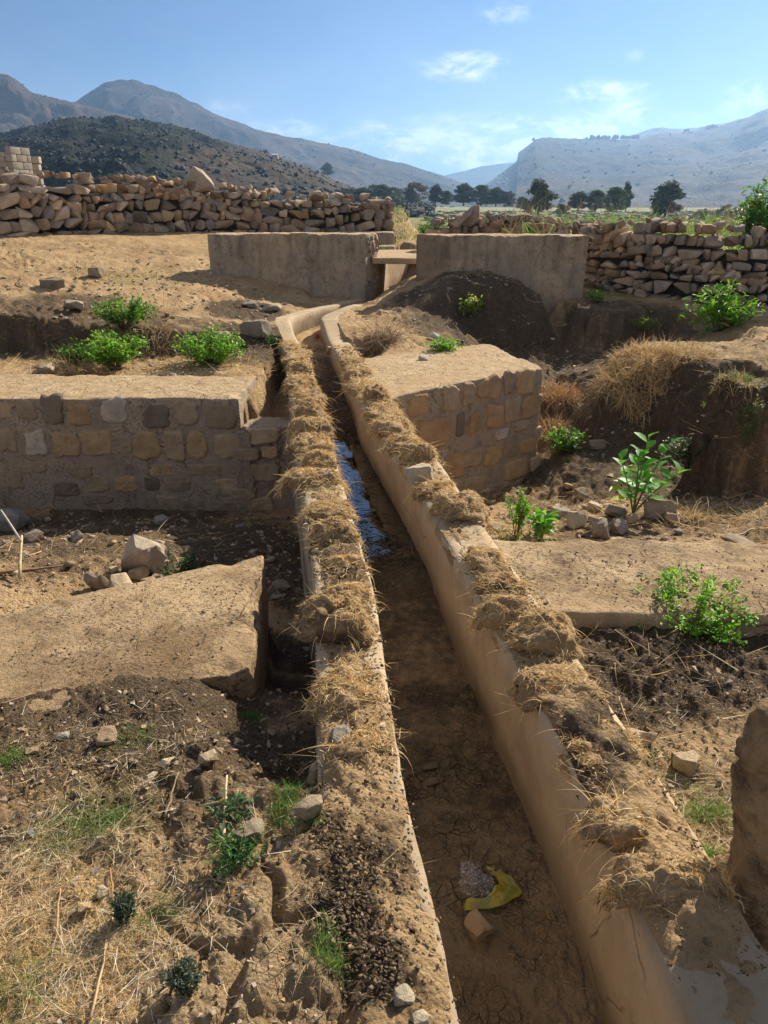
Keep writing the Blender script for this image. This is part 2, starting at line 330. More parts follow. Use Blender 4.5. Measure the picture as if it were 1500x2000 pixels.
# structure footprints: (polygon plan, top z)
def pl(*pts): return np.array([[p[0], p[1]] for p in pts])
FP = {}
FP['left_low'] = pl((-.53, 2.66), (-.66, 3.68), (-3.6, 2.12), (-3.6, 1.6), (-1.0, 2.55))
FP['right_low'] = pl((.58, 2.80), (5.0, 2.72), (5.0, 3.50), (.37, 3.56))
FP['left_block'] = pl((-9, 6.52), (-1.29, 6.50), (-1.27, 7.32), (-3.4, 7.6), (-9, 7.7))
FP['left_step'] = pl((-1.32, 6.50), (-.78, 6.50), (-.82, 6.85), (-1.32, 6.85))
FP['right_block'] = pl((-.10, 6.38), (1.69, 7.86), (1.62, 8.9), (1.26, 9.2), (.3, 8.1), (-.25, 7.2))
FP['gate_left'] = pl((-2.90, 12.9), (-.318, 12.9), (-.09, 13.35), (-2.9, 13.35))
FP['gate_right'] = pl((.53, 12.4), (3.2, 12.4), (3.2, 12.85), (.53, 12.85))
# local additive bumps: (px, py, z, rx, ry, dz)
BUMPS = []
def bump(px, py, z, rx, ry, dz, p=2):
    q = P(px, py, z); BUMPS.append((q[0], q[1], rx, ry, dz, p))
bump(1430, 900, -.75, .30, .22, .0)
PIL = (3.27, 6.62)
def H(X, Y, fine=2):
    X = np.asarray(X, float); Y = np.asarray(Y, float)
    far = sst(Y, 11, 16)
    w1 = fbm2(X*1.1, Y*1.1, 3, 5); w2 = fbm2(X*1.1+40, Y*1.1, 3, 9)
    w3 = fbm2(X*4.3, Y*4.3, 3, 15); w4 = fbm2(X*4.3+40, Y*4.3, 3, 19)
    k = sst(Y, 2.0, 8)*.26+.05
    rgt = sst(X, 1.4, 2.6)*sst(Y, 6, 8)
    k = k*(1+.5*rgt)
    Xc = X-Lin(Y)
    k = k*(1-.85*np.exp(-((Xc-.2)/.9)**2))
    w5 = fbm2(X*8.5, Y*8.5, 3, 25)*sst(Y, 6.8, 8)*.09
    z = tab(X+k*w1+.12*w3*sst(Y, 5, 8)+w5, Y+k*w2+.12*w4*sst(Y, 5, 8)+w5)
    pz = np.interp(Y, [3.4, 4.2, 5.2, 6.4, 8.4], [9, -.56, -.66, -1.08, -1.3])+.03*w3
    inL = (X < -.74) & (Y > 3.9) & (Y < 6.62); z = np.where(inL, np.minimum(z, pz+.05*sst(6.6-Y, 0, .5)), z)
    inR = (X > .0) & (X < 2.0) & (Y > 4.2) & (Y < 6.55+.82*X); z = np.where(inR, np.minimum(z, pz-.04+.9*sst(X, 1.5, 2.0)+.5*sst(1.2-(6.55+.82*X-Y), -.6, -1.8)+.0*X), z)
    inS = (X < -.6) & (X > -3.7) & (Y > 3.9+.55*(X+.6)) & (Y < 4.3); z = np.where(inS, np.minimum(z, -.48-.1*sst(Y, 3.6, 4.2)), z)
    # far fields: gently falling away and flat
    rr = np.maximum(Y-60, 0)
    z = z-np.where(Y > 60, np.minimum(rr*.008, 1.6), 0)
    # column of earth left standing in the right pit
    d = np.hypot((X-PIL[0])/.30, (Y-PIL[1]+.1)/.34)+.30*w3+.16*fbm2(X*9, Y*9, 3, 77)+.08*fbm2(X*26, Y*26, 2, 78)
    z = np.maximum(z, np.where(d < 1.6, -1.1+1.26*np.clip((1.5-d)/.75, 0, 1)**.55+.06*w3, -9))
    # heap of earth against the right gate wall
    d = ((X-1.75)/1.25)**2+((Y-12.3)/.9)**2
    z = z+.12*np.exp(-d)
    # roughness
    lf, _ = worley(X*3.1, Y*3.1, 3)
    rough = .5+.5*vn2(X*.9, Y*.9, 33)
    near = 1-sst(Y, 9, 14)
    z = z+.030*fbm2(X*2.1, Y*2.1, 4, 21)*(.35+.65*near)+.02*far*fbm2(X*.6, Y*.6, 3, 2)
    if fine:
        f1, e1 = worley(X*9.5+.5*w3, Y*9.5+.5*w4, 51)
        cl = sst(fbm2(X*1.6, Y*1.6, 3, 61), -.15, .45)
        z = z+(cl*.8+.25)*(.5-f1)*.055*(1-.8*far)
        z = z+.024*fbm2(X*11, Y*11, 4, 71, .6)*rough*(1-.5*far)
        # steep banks get deep vertical furrows
        if fine > 1:
            nn = 1-sst(Y, 3, 7)
            f2, e2 = worley(X*30, Y*30, 81)
            z = z+nn*(cl*.8+.3)*(.5-f2)*.018+nn*.008*fbm2(X*45, Y*45, 3, 91)
    # big flat clods at the lower left
    f3, e3 = worley(X*3.3+.35*w3, Y*3.3+.35*w4, 101)
    fl = sst(.35-np.hypot((X+.02)/.9, (Y-1.15)/.62), -.6, .0)*(X < Lin(Y))
    z = z+fl*(.045*sst(e3, .02, .12)-.03)*near
    # canal bed
    li = Lin(Y); ri = Rin(Y)
    d = np.maximum(li-.17-X, X-(ri+.17))
    inC = 1-sst(d, -.02, .05)
    on = (Y < 17)
    fz = zfloor(Y)+.012*fbm2(X*7, Y*7, 4, 111)+.010*fbm2(X*26, Y*26, 3, 113)
    wet = sst(Y, 3.6, 4.2)*(1-sst(Y, 6.4, 7))
    fz = fz+wet*(.018*fbm2(X*16, Y*9, 3, 115)-.004)+wet*.05*sst(X-(Lin(Y)*.45+Rin(Y)*.55), .02, .16)*np.clip(fbm2(X*5, Y*3, 2, 8)+.4, 0, 1)*.3
    fz = fz+.02*sst(Y, 6.6, 7.2)*fbm2(X*13, Y*13, 3, 117)
    fz = np.where((Y > .4) & (Y < 2.2), fz+.006*sst(worley(X*13, Y*13, 119)[1], .0, .1), fz)
    z = np.where(on, z*(1-inC)+fz*inC, z)
    # keep the ground under the built footprints
    for nme, tz, ins in (('left_low', -.30, 0.02), ('right_low', -.2, .03), ('left_block', -.2, .04), ('left_step', -.42, .03), ('right_block', -.2, .05), ('gate_left', -.1, .08), ('gate_right', -.5, .08)):
        q = FP[nme]; bb = (X > q[:, 0].min()-.3) & (X < q[:, 0].max()+.3) & (Y > q[:, 1].min()-.3) & (Y < q[:, 1].max()+.3)
        if bb.any():
            dd = poly_d(X[bb], Y[bb], q); k = sst(dd, -ins-.04, -ins)
            z[bb] = np.minimum(z[bb], tz)*(1-k)+z[bb]*k
    return z
def Hs(x, y): return float(H(np.array([x]), np.array([y]))[0])
def hit(px, py, lo=.9, hi=30, n=260):
    "first crossing of the photograph's line of sight with the ground: where a thing stands"
    r = ray(px, py); t = np.geomspace(lo, hi, n); X = r[0]*t; Y = r[1]*t; Z = EYE+r[2]*t
    g = H(X, Y, 1); below = np.nonzero(Z < g)[0]
    k = below[0] if len(below) else n-1
    k = max(k, 1); a = (Z[k-1]-g[k-1]); b = (Z[k]-g[k]); f = a/(a-b+1e-9); tt = t[k-1]+f*(t[k]-t[k-1])
    return np.array([r[0]*tt, r[1]*tt, Hs(r[0]*tt, r[1]*tt)])

# ---------------------------------------------------------------- ground sheet
# soil colour patches; DK also paints in shade of pits, slot and banks: (px, py, ground z, radius m, darkness)
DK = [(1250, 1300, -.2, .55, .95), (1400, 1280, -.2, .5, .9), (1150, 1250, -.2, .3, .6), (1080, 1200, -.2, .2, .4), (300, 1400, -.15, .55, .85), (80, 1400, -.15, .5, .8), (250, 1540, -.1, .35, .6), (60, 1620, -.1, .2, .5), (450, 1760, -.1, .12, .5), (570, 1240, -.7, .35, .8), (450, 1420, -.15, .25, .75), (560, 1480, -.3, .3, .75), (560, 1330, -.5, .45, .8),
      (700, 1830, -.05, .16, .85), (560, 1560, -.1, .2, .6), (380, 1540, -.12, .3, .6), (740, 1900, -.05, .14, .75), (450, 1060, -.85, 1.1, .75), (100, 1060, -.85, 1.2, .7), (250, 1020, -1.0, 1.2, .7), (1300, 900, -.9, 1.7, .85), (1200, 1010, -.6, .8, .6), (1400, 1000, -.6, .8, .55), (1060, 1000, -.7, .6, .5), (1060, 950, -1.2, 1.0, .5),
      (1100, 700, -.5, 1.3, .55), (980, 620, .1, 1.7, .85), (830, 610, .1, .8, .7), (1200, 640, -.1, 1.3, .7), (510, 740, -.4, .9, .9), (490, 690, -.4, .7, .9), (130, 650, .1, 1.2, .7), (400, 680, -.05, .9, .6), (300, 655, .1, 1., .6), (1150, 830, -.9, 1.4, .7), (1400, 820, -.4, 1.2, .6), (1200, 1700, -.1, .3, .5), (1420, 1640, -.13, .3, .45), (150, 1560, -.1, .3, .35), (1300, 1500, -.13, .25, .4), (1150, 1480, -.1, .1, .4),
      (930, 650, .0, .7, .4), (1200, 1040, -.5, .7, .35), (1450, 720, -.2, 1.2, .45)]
DK2 = [(690, 1800, -.03, .10, .95), (740, 1900, -.0, .10, .9), (700, 1700, -.0, .09, .9), (640, 1640, -.02, .08, .7), (800, 1960, 0, .06, .6), (560, 1560, -.1, .12, .7)]
GR = [(1440, 590, .15, .9, .35), (1200, 580, .15, .8, .8), (460, 530, .4, .6, .3), (800, 430, 1., 1.6, .9), (980, 560, .35, .6, .35), (270, 560, .4, .8, .35), (170, 1610, -.1, .2, .4), (40, 1930, -.1, .2, .5), (1380, 1600, -.13, .22, .35), (1400, 1700, -.13, .2, .4)]
def mask(X, Y, L, X0=None):
    r = np.zeros(X.shape)
    wx = .12*fbm2(X*2.3, Y*2.3, 3, 201); wy = .12*fbm2(X*2.3, Y*2.3, 3, 205)
    for px, py, z, rad, v in L:
        q = P(px, py, z); s = rad*(1+.25*0)
        d = np.hypot(X+wx*rad*3-q[0], (Y+wy*rad*3-q[1]))/s
        r = np.maximum(r, v*sst(1.35-d, 0, .8))
    return r
ys = [-3, -2, -1.2, -.6, -.1, .3]; y = .5; dy = .0052*1.5
while y < 15: ys.append(y); y += .0050*(.9+y)
while y < 60: ys.append(y); y += .012*y
while y < 9000: ys.append(y); y += .05*y
ys = np.array(ys)
s1 = np.linspace(-1, 1, 720); o1 = 1+np.cumsum(.006*1.06**np.arange(75)); ss = np.concatenate([-o1[::-1], s1, o1])
WW = .62*np.maximum(ys, 0)+.75
X = ss[None, :]*WW[:, None]; Y = np.repeat(ys[:, None], len(ss), 1)
Z = H(X.ravel(), Y.ravel()); Xr, Yr = X.ravel(), Y.ravel()
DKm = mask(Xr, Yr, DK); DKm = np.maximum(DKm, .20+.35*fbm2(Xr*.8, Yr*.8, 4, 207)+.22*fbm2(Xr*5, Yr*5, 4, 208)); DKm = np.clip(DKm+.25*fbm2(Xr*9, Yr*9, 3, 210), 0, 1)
inc = (Xr > Lin(Yr)-.12) & (Xr < Rin(Yr)+.12) & (Yr < 14.3)
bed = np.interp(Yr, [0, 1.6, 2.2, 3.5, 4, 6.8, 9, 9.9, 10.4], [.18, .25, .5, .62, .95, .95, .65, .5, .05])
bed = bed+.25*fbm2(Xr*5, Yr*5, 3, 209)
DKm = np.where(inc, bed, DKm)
DKm = np.where(Yr > 30, .5, DKm)
crk = np.where(inc, .35*sst(4.4-Yr, 0, .8)+.65*sst(3.1-Yr+.5*fbm2(Xr*4, Yr*4, 3, 213), 0, .7)*(1-.6*sst((Xr-Lin(Yr))/(Rin(Yr)-Lin(Yr)), .55, .9)), 0.); flt = sst(.35-np.hypot((Xr+.02)/.9, (Yr-1.15)/.62), -.4, .1)*(Xr < Lin(Yr)); crk = np.maximum(crk, .6*flt); DKm = DKm*(1-.5*flt*(~inc)); DKm = np.maximum(DKm, np.where(inc, 0, mask(Xr, Yr, DK2)))
GRm = np.maximum(mask(Xr, Yr, GR), np.where(Yr > 24, (1+1.2*sst(Yr, 40, 80))*sst(fbm2(Xr*.05, Yr*.02, 3, 300), -.6, -.1), 0))
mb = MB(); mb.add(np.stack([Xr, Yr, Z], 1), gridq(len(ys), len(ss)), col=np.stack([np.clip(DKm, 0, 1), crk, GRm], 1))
# orientation: rows along Y, columns along X -> flip to face up
mb.Q[0] = mb.Q[0][:, ::-1]
ground = struct(mb.build('ground', M['soil']), 'dusty tan and dark brown dug earth around the canal')

# ---------------------------------------------------------------- canal walls
def wallstrip(xin, side, thick, y0, y1, zbot, off=0.0, n1=None):
    "concrete wall between inner edge and outer edge: dense strip, profile goes bottom-inner, up, over, down"
    ysn = [y0]; 
    while ysn[-1] < y1: ysn.append(ysn[-1]+.018*(.6+.35*max(ysn[-1], 0)))
    ysn = np.array(ysn); nv = 15; nt = 9
    prof = [(0, v) for v in np.linspace(0, 1, nv)]+[(u, 1) for u in np.linspace(0, 1, nt)[1:-1]]+[(1, v) for v in np.linspace(1, 0, nv)]
    prof = np.array(prof); r = .018
    Xi = xin(ysn); V = []
    tn = np.gradient(Xi, ysn); nx = 1/np.sqrt(1+tn**2); ny = -tn*nx      # unit normal in plan (+x side)
    for k, (u, v) in enumerate(prof):
        zt = ztop(ysn)-off; zb = zbot(ysn) if callable(zbot) else np.full_like(ysn, zbot)
        ru = 0
        zz = zb+(zt-zb)*v
        w_ = u*thick
        if v > .999 and (u < .001 or u > .999): zz = zz-r*.6; w_ = w_+(r*.35 if u < .5 else -r*.35)
        V.append(np.stack([Xi+side*nx*w_, ysn+side*ny*w_, zz], 1))
    V = np.stack(V, 1).reshape(-1, 3)
    dsp = vec3(V*np.array([3., 2., 4.]), 3, 31)*.009+vec3(V*14, 3, 35)*.004
    dsp[:, 1] *= .3
    V = V+dsp
    Q = gridq(len(ysn), len(prof))
    if side > 0: Q = Q[:, ::-1]
    return V, Q, ysn, Xi, nx, ny
def soilcap(xin, side, thick, y0, y1, hfun, name, parent, seed, over=-.006):
    ysn = [y0]
    while ysn[-1] < y1: ysn.append(ysn[-1]+.009*(.6+.45*max(ysn[-1], 0)))
    ysn = np.array(ysn); us = np.linspace(0, 1, 30); Xi = xin(ysn); tn = np.gradient(Xi, ysn); nx = 1/np.sqrt(1+tn**2); ny = -tn*nx
    wv = thick+2*over; U, YY = np.meshgrid(us, ysn); e = .010*fbm2(YY*9, U*3, 3, seed)
    Wd = (-over+U*wv)+np.where(U < .5, -1, 1)*0+e*np.cos(U*pi)*1.2
    Xp = Xi[:, None]+side*nx[:, None]*Wd; Yp = YY+side*ny[:, None]*Wd
    hb = hfun(ysn)[:, None]
    dome = 1-np.abs(2*U-1)**2.4
    h = hb*dome*(.7+.6*fbm2(Xp*5, Yp*5, 3, seed+3))+.022*fbm2(Xp*14, Yp*14, 4, seed+5)*dome+(.4-worley(Xp*22, Yp*22, seed+8)[0])*.02*dome+.006*fbm2(Xp*60, Yp*60, 2, seed+9)*(hb > 0)
    Zp = ztop(Yp)+h-.012-.05*(1-dome)*(U*(1-U) < .03)
    V = np.stack([Xp, Yp, Zp], 2).reshape(-1, 3); Q = gridq(len(ysn), 30)
    if side > 0: Q = Q[:, ::-1]
    dk2 = mask(Xp.ravel(), Yp.ravel(), DK2).reshape(Xp.shape) if side < 0 else 0
    dk = np.clip(np.maximum(.15+.9*fbm2(Xp*2.1, Yp*2.1, 3, seed+11), dk2)+.3*fbm2(Xp*11, Yp*11, 2, seed+12), 0, 1).ravel()
    mb = MB(); mb.add(V, Q, col=np.stack([dk, 0*dk, 0*dk], 1)); return mb.build(name, M['soil'], parent), (lambda: 0)
def canalwall(name, label, xin, side, thick, y1, outz, hfun, seed):
    V, Q, ysn, *_ = wallstrip(xin, side, thick, -2.6, y1, lambda y: np.full_like(y, -1.25))
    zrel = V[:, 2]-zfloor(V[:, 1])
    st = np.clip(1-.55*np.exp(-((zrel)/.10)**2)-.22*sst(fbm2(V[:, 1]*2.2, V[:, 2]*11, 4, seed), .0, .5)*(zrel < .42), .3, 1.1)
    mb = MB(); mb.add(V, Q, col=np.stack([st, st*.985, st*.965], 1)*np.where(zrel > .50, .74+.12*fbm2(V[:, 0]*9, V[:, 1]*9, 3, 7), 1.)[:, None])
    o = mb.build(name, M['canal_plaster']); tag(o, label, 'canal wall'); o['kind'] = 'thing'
    soilcap(xin, side, thick, -2.5, y1-.4, hfun, 'soil_cap', o, seed)
    return o
hl = lambda y: np.interp(y, [-3, 0, 1.2, 1.6, 2, 9, 9.6, 10.4, 11], [.05, .05, .05, .06, .045, .03, .01, -.02, -.02])
hr = lambda y: np.interp(y, [-3, .95, 1.12, 1.25, 1.5, 2.4, 3.1, 3.25, 3.42, 3.55, 8.6, 9.0, 9.3, 12], [.012, .012, .02, .06, .07, .05, .045, -.01, -.015, .03, .03, -.02, -.02, -.02])
wl = canalwall('canal_wall', 'left long tan concrete canal wall topped with straw sods, ending at the slotted gate', Lin, -1, TL, 16.9, -1, hl, 500)
wr = canalwall('canal_wall', 'right long tan concrete canal wall with a smooth wide inner face, pale stone on top', Rin, 1, TR, 16.9, -1, hr, 540)

# generic weathered block with quad footprint
def block(mb, foot, zt, zb, cell=.03, r=.03, amp=.012, faces='tnsew', mi_top=0, mi_side=1, col=None, seed=0, erode=.0, flat=None):
    "foot: 4 plan corners counter-clockwise starting near-left; zt/zb: 4 heights or one"
    foot = np.asarray(foot, float); zt = np.full(4, zt) if np.isscalar(zt) else np.asarray(zt, float); zb = np.full(4, zb) if np.isscalar(zb) else np.asarray(zb, float)
    L = [np.linalg.norm(foot[1]-foot[0]), np.linalg.norm(foot[3]-foot[0]), float(np.mean(zt-zb))]
    nn = [max(3, int(l/cell)+1) for l in L]
    def mp(a, b, c):
        q = np.stack([a*L[0], b*L[1], c*L[2]], 1); lo = r; 
        cl = np.clip(q, r, np.array(L)-r); d = q-cl; m = np.linalg.norm(d, axis=1, keepdims=True); q = cl+d/np.maximum(m, 1e-9)*np.minimum(m, r)*np.where(m > 1e-9, 1, 0)
        a, b, c = q[:, 0]/L[0], q[:, 1]/L[1], q[:, 2]/L[2]
        w4 = [(1-a)*(1-b), a*(1-b), a*b, (1-a)*b]
        xy = sum(w4[i][:, None]*foot[i] for i in range(4)); z1 = sum(w4[i]*zt[i] for i in range(4)); z0 = sum(w4[i]*zb[i] for i in range(4))
        return np.concatenate([xy, (z0+(z1-z0)*c)[:, None]], 1)
    def lin(k): 
        u = np.linspace(0, 1, nn[k]); rr = min(r/L[k], .3); return np.unique(np.concatenate([u[(u > rr*1.2) & (u < 1-rr*1.2)], [0, rr*.15, rr*.45, rr, 1-rr, 1-rr*.45, 1-rr*.15, 1]]))
    ua, ub, uc = lin(0), lin(1), lin(2)
    def face(k, v, mi, flip):
        g = [ua, ub, uc]; o = [i for i in range(3) if i != k]; A, B = np.meshgrid(g[o[0]], g[o[1]], indexing='ij')
        abc = [None]*3; abc[o[0]] = A.ravel(); abc[o[1]] = B.ravel(); abc[k] = np.full(A.size, v)
        V = mp(*abc); q = V
        V = V+vec3(q*2.3+seed, 3, seed)*amp+vec3(q*9+seed, 3, seed+5)*amp*.55+vec3(q*30, 2, seed+7)*amp*.22
        if erode:   # chipped edges
            ed = np.minimum(np.minimum(abc[0], 1-abc[0])*L[0], np.minimum(abc[1], 1-abc[1])*L[1]); ez = (1-abc[2])*L[2]
            e2 = np.maximum(ed, ez)*(1) ; k2 = np.exp(-(ed**2+ez**2)/(.06**2))*np.clip(fbm3(q*5, 3, seed+13)+.15, 0, 1)
            V[:, 2] -= erode*k2; cen = foot.mean(0); dr = cen-V[:, :2]; dr /= np.linalg.norm(dr, axis=1, keepdims=True); V[:, :2] += dr*(erode*k2)[:, None]
        Q = gridq(len(g[o[0]]), len(g[o[1]])); Q = Q if not flip else Q[:, ::-1]
        cc = col(V, mi) if callable(col) else col
        mb.add(V, Q, col=cc, mi=mi)
    if 't' in faces: face(2, 1, mi_top, False)
    if 's' in faces: face(1, 0, mi_side, False)
    if 'n' in faces: face(1, 1, mi_side, True)
    if 'w' in faces: face(0, 0, mi_side, True)
    if 'e' in faces: face(0, 1, mi_side, False)
    if 'b' in faces: face(2, 0, mi_side, True)
# ---------------------------------------------------------------- rock shapes
def hullrock(seed, npts=16, flat=1.0, bev=.06, sub=False):
    r = np.random.default_rng(seed); bm = bmesh.new()
    p = r.normal(size=(npts, 3)); p /= np.linalg.norm(p, axis=1, keepdims=True); p = np.sign(p)*np.abs(p)**(.5 if 100 <= seed < 130 else .62)
    p *= .5/np.abs(p).max(0); p[:, 2] *= flat
    for q in p: bm.verts.new(q)
    g = bmesh.ops.convex_hull(bm, input=bm.verts); bmesh.ops.delete(bm, geom=[v for v in g['geom_interior'] if isinstance(v, bmesh.types.BMVert)], context='VERTS')
    bmesh.ops.dissolve_limit(bm, angle_limit=.22, verts=bm.verts, edges=bm.edges)
    if bev: bmesh.ops.bevel(bm, geom=bm.edges[:], offset=bev, segments=2, profile=.6, affect='EDGES', clamp_overlap=True)
    bmesh.ops.triangulate(bm, faces=bm.faces)
    if sub: bmesh.ops.subdivide_edges(bm, edges=[e for e in bm.edges if e.calc_length() > .10], cuts=2, use_grid_fill=True); bmesh.ops.triangulate(bm, faces=bm.faces)
    bm.verts.index_update(); V = np.array([v.co[:] for v in bm.verts]); T = np.array([[v.index for v in f.verts] for f in bm.faces]); bm.free()
    if sub: V = V+vec3(V*4+seed, 3, seed)*.03+vec3(V*13+seed, 2, seed)*.012
    return V, T
ROCKS = [hullrock(100+i, 15, .95, .055) for i in range(26)]
SMALL = [hullrock(300+i, 9, .8, 0) for i in range(12)]
DETAIL = [hullrock(400+i, 17, .9, .06, True) for i in range(10)]
def rot(az, tx=0, ty=0):
    a, b, c = cos(az), sin(az), 0
    Rz = np.array([[cos(az), -sin(az), 0], [sin(az), cos(az), 0], [0, 0, 1]]); Rx = np.array([[1, 0, 0], [0, cos(tx), -sin(tx)], [0, sin(tx), cos(tx)]]); Ry = np.array([[cos(ty), 0, sin(ty)], [0, 1, 0], [-sin(ty), 0, cos(ty)]])
    return Rz@Ry@Rx
SC = np.array([(.46, .34, .22), (.42, .31, .21), (.53, .41, .28), (.37, .25, .16), (.47, .38, .29), (.31, .25, .20), (.55, .39, .22), (.43, .33, .25)])
def addrock(mb, lib, i, c, size, az=0, tx=0, ty=0, col=None, mi=0):
    V, T = lib[i % len(lib)]; V = (V*np.asarray(size))@rot(az, tx, ty).T+np.asarray(c)
    mb.add(V, None, T, SC[rng.integers(len(SC))]*rng.uniform(.8, 1.15) if col is None else col, mi)

# ---------------------------------------------------------------- patches of stone showing through plaster
def planehit(px, py, A, B):
    r = ray(px, py); A = np.array(A, float); B = np.array(B, float); d = (B-A)/np.linalg.norm(B-A); nrm = np.array([d[1], -d[0]])
    t = (A@nrm)/(r[:2]@nrm); p = r*t+np.array([0, 0, EYE]); return (p[:2]-A)@d, p[2]
def patch(mb, A, B, u, z, w, h, col, mi, seed, depth=.014):
    A = np.array(A, float); B = np.array(B, float); d = (B-A)/np.linalg.norm(B-A); nrm = np.array([d[1], -d[0]])
    nr, na = 9, 40; V = []
    r_ = np.random.default_rng(seed); k = r_.uniform(3.5, 9); off = r_.uniform(0, 50)
    th = np.linspace(0, 2*pi, na, endpoint=False)
    c, s = np.cos(th), np.sin(th); se = (np.abs(c)**k+np.abs(s)**k)**(-1/k)
    nz = 1+.26*fbm2(np.cos(th)*1.3+off, np.sin(th)*1.3, 3, seed)+.17*fbm2(np.cos(th)*4+off, np.sin(th)*4, 4, seed, .65)
    for i, f in enumerate([1.06, 1.0, .95, .88, .72, .5, .3, .15]):
        dp = [-.03, .0, .7, 1, 1, 1, 1, 1][i]*depth
        uu = u+w/2*c*se*nz*f; zz = z+h/2*s*se*nz*f
        dd = dp+(.011*fbm2(uu*16+off, zz*16, 4, seed)+.004*fbm2(uu*50, zz*50, 2, seed))*(i > 0)
        if i == 0: dd = dd*0-.02
        V.append(np.stack([A[0]+d[0]*uu+nrm[0]*dd, A[1]+d[1]*uu+nrm[1]*dd, zz], 1))
    V = np.concatenate(V); n_ = len(V); cen = V[-na:].mean(0); V = np.concatenate([V, [cen]])
    Q = []; 
    for i in range(7):
        for j in range(na): a = i*na+j; b = i*na+(j+1) % na; Q.append((a, b, b+na, a+na))
    T = [(7*na+j, 7*na+(j+1) % na, n_) for j in range(na)]
    mb.add(V, Q, T, col, mi)
tan1, tan2, org, wht, drk, yel = (.48, .36, .22), (.41, .31, .20), (.44, .29, .155), (.60, .52, .40), (.24, .19, .135), (.52, .365, .19)
def G(v): return tuple(np.array(v)*rng.uniform(.85, 1.12))

# left abutment wall --------------------------------------------------------
mb = MB()
block(mb, [(-9, 6.50), (-1.30, 6.50), (-1.27, 7.32), (-9, 7.55)], [.0, .0, .02, .03], [-1.5]*4, .03, .018, .013, 'tse', 0, 1, None, 11, .035)
block(mb, [(-1.305, 6.515), (-.70, 6.53), (-.70, 6.86), (-1.305, 6.86)], -.265, -1.5, .03, .012, .012, 'tsn', 1, 1, None, 12, .03)
A, B = (-9, 6.50), (-.7, 6.50)
for k, (z_, h_) in enumerate([(-.42, .26), (-.62, .24), (-.82, .26), (-1.05, .3)]): patch(mb, A, B, 7.695+.01*(-1)**k, z_, .17, h_, (.9, .9, .9), 1, 580+k, .016)
patch(mb, A, B, 7.72, -.53, .26, .13, tan2, 2, 590, .022); patch(mb, A, B, 7.68, -.92, .24, .12, tan1, 2, 591, .02)
for k, (px, py, w_, h_, c) in enumerate([(50, 800, 36, 34, tan2), (101, 800, 38, 46, drk), (155, 809, 42, 40, org), (224, 802, 46, 44, wht), (305, 812, 48, 38, drk), (362, 806, 44, 40, tan2), (430, 812, 56, 44, tan2), (5, 800, 30, 30, tan1),
        (14, 860, 34, 40, tan2), (70, 864, 38, 42, wht), (129, 868, 48, 42, yel), (190, 866, 58, 46, yel), (286, 871, 50, 48, yel), (341, 870, 36, 50, tan1), (384, 869, 38, 48, yel), (443, 872, 48, 44, tan1), (512, 852, 58, 26, tan1), (527, 884, 30, 22, yel), (245, 868, 22, 30, tan2),
        (60, 912, 50, 22, tan2), (160, 922, 40, 20, tan2), (190, 945, 42, 28, tan1), (246, 945, 40, 28, yel), (296, 946, 28, 24, drk), (345, 944, 44, 30, tan2), (315, 918, 36, 20, yel), (400, 918, 60, 20, tan2), (450, 950, 56, 28, tan1), (515, 925, 52, 30, tan2), (130, 955, 44, 24, drk), (20, 935, 46, 30, tan2),
        (327, 985, 34, 30, tan1), (380, 985, 44, 26, tan2), (440, 990, 50, 20, tan2), (500, 985, 60, 20, tan1), (190, 975, 50, 16, tan2), (-70, 868, 50, 44, yel), (-130, 866, 40, 44, tan1), (-60, 805, 50, 40, tan2), (-190, 868, 50, 44, wht), (-130, 806, 44, 40, org)]):
    u, z = planehit(px, py, A, B); u2, _ = planehit(px+w_, py, A, B); _, z2 = planehit(px, py+h_, A, B)
    patch(mb, A, B, u, z, (u2-u)*1.1, (z-z2)*1.1, G(c), 2, 600+k, .018 if h_ > 34 else .010)
o = mb.build('masonry_wall', [M['slab_top'], M['grey_plaster'], M['stone']]); tag(o, 'long low masonry wall left of the canal, tan stones showing through grey plaster', 'masonry wall'); o['kind'] = 'thing'
# right abutment block ------------------------------------------------------
mb = MB()
block(mb, [(-.14, 6.36), (1.70, 7.87), (1.27, 9.25), (-.45, 8.2)], [.0, .0, .02, .02], [-1.6]*4, .03, .02, .012, 'tsew', 0, 1, None, 21, .03)
A, B = (-.14, 6.355), (1.70, 7.865)
for k, (x, y, w_, h_, c) in enumerate([(135, 480, 70, 80, org), (195, 590, 116, 108, org), (262, 455, 54, 84, tan2), (332, 440, 38, 76, tan2), (410, 415, 76, 76, org), (487, 395, 30, 76, tan2), (553, 392, 68, 84, yel), (355, 552, 36, 76, org), (436, 525, 56, 84, org), (500, 505, 50, 84, tan1), (578, 487, 62, 74, org), (297, 560, 28, 76, drk),
        (460, 596, 42, 34, wht), (424, 680, 54, 68, yel), (495, 645, 50, 70, tan2), (562, 640, 60, 50, org), (515, 732, 76, 60, yel), (590, 715, 30, 60, tan1), (277, 720, 64, 84, org), (345, 690, 60, 60, tan2), (190, 680, 56, 54, tan1), (330, 800, 110, 60, tan2), (455, 805, 70, 40, tan1), (520, 795, 60, 30, tan1), (600, 590, 24, 40, tan1), (85, 580, 30, 60, org), (230, 790, 50, 60, tan2), (390, 830, 44, 40, tan1), (590, 430, 24, 50, tan2), (540, 560, 50, 34, tan2)]):
    px, py, w_, h_ = 750+x/2, 550+y/2, w_/2, h_/2
    u, z = planehit(px, py, A, B); u2, _ = planehit(px+w_, py, A, B); _, z2 = planehit(px, py+h_, A, B)
    patch(mb, A, B, u, z, abs(u2-u)*1.1, (z-z2)*1.1, G(c), 2, 700+k, .018)
o = mb.build('masonry_block', [M['slab_top'], M['grey_plaster'], M['stone']]); tag(o, 'square masonry block right of the canal with orange stones set in thick grey mortar', 'masonry block'); o['kind'] = 'thing'
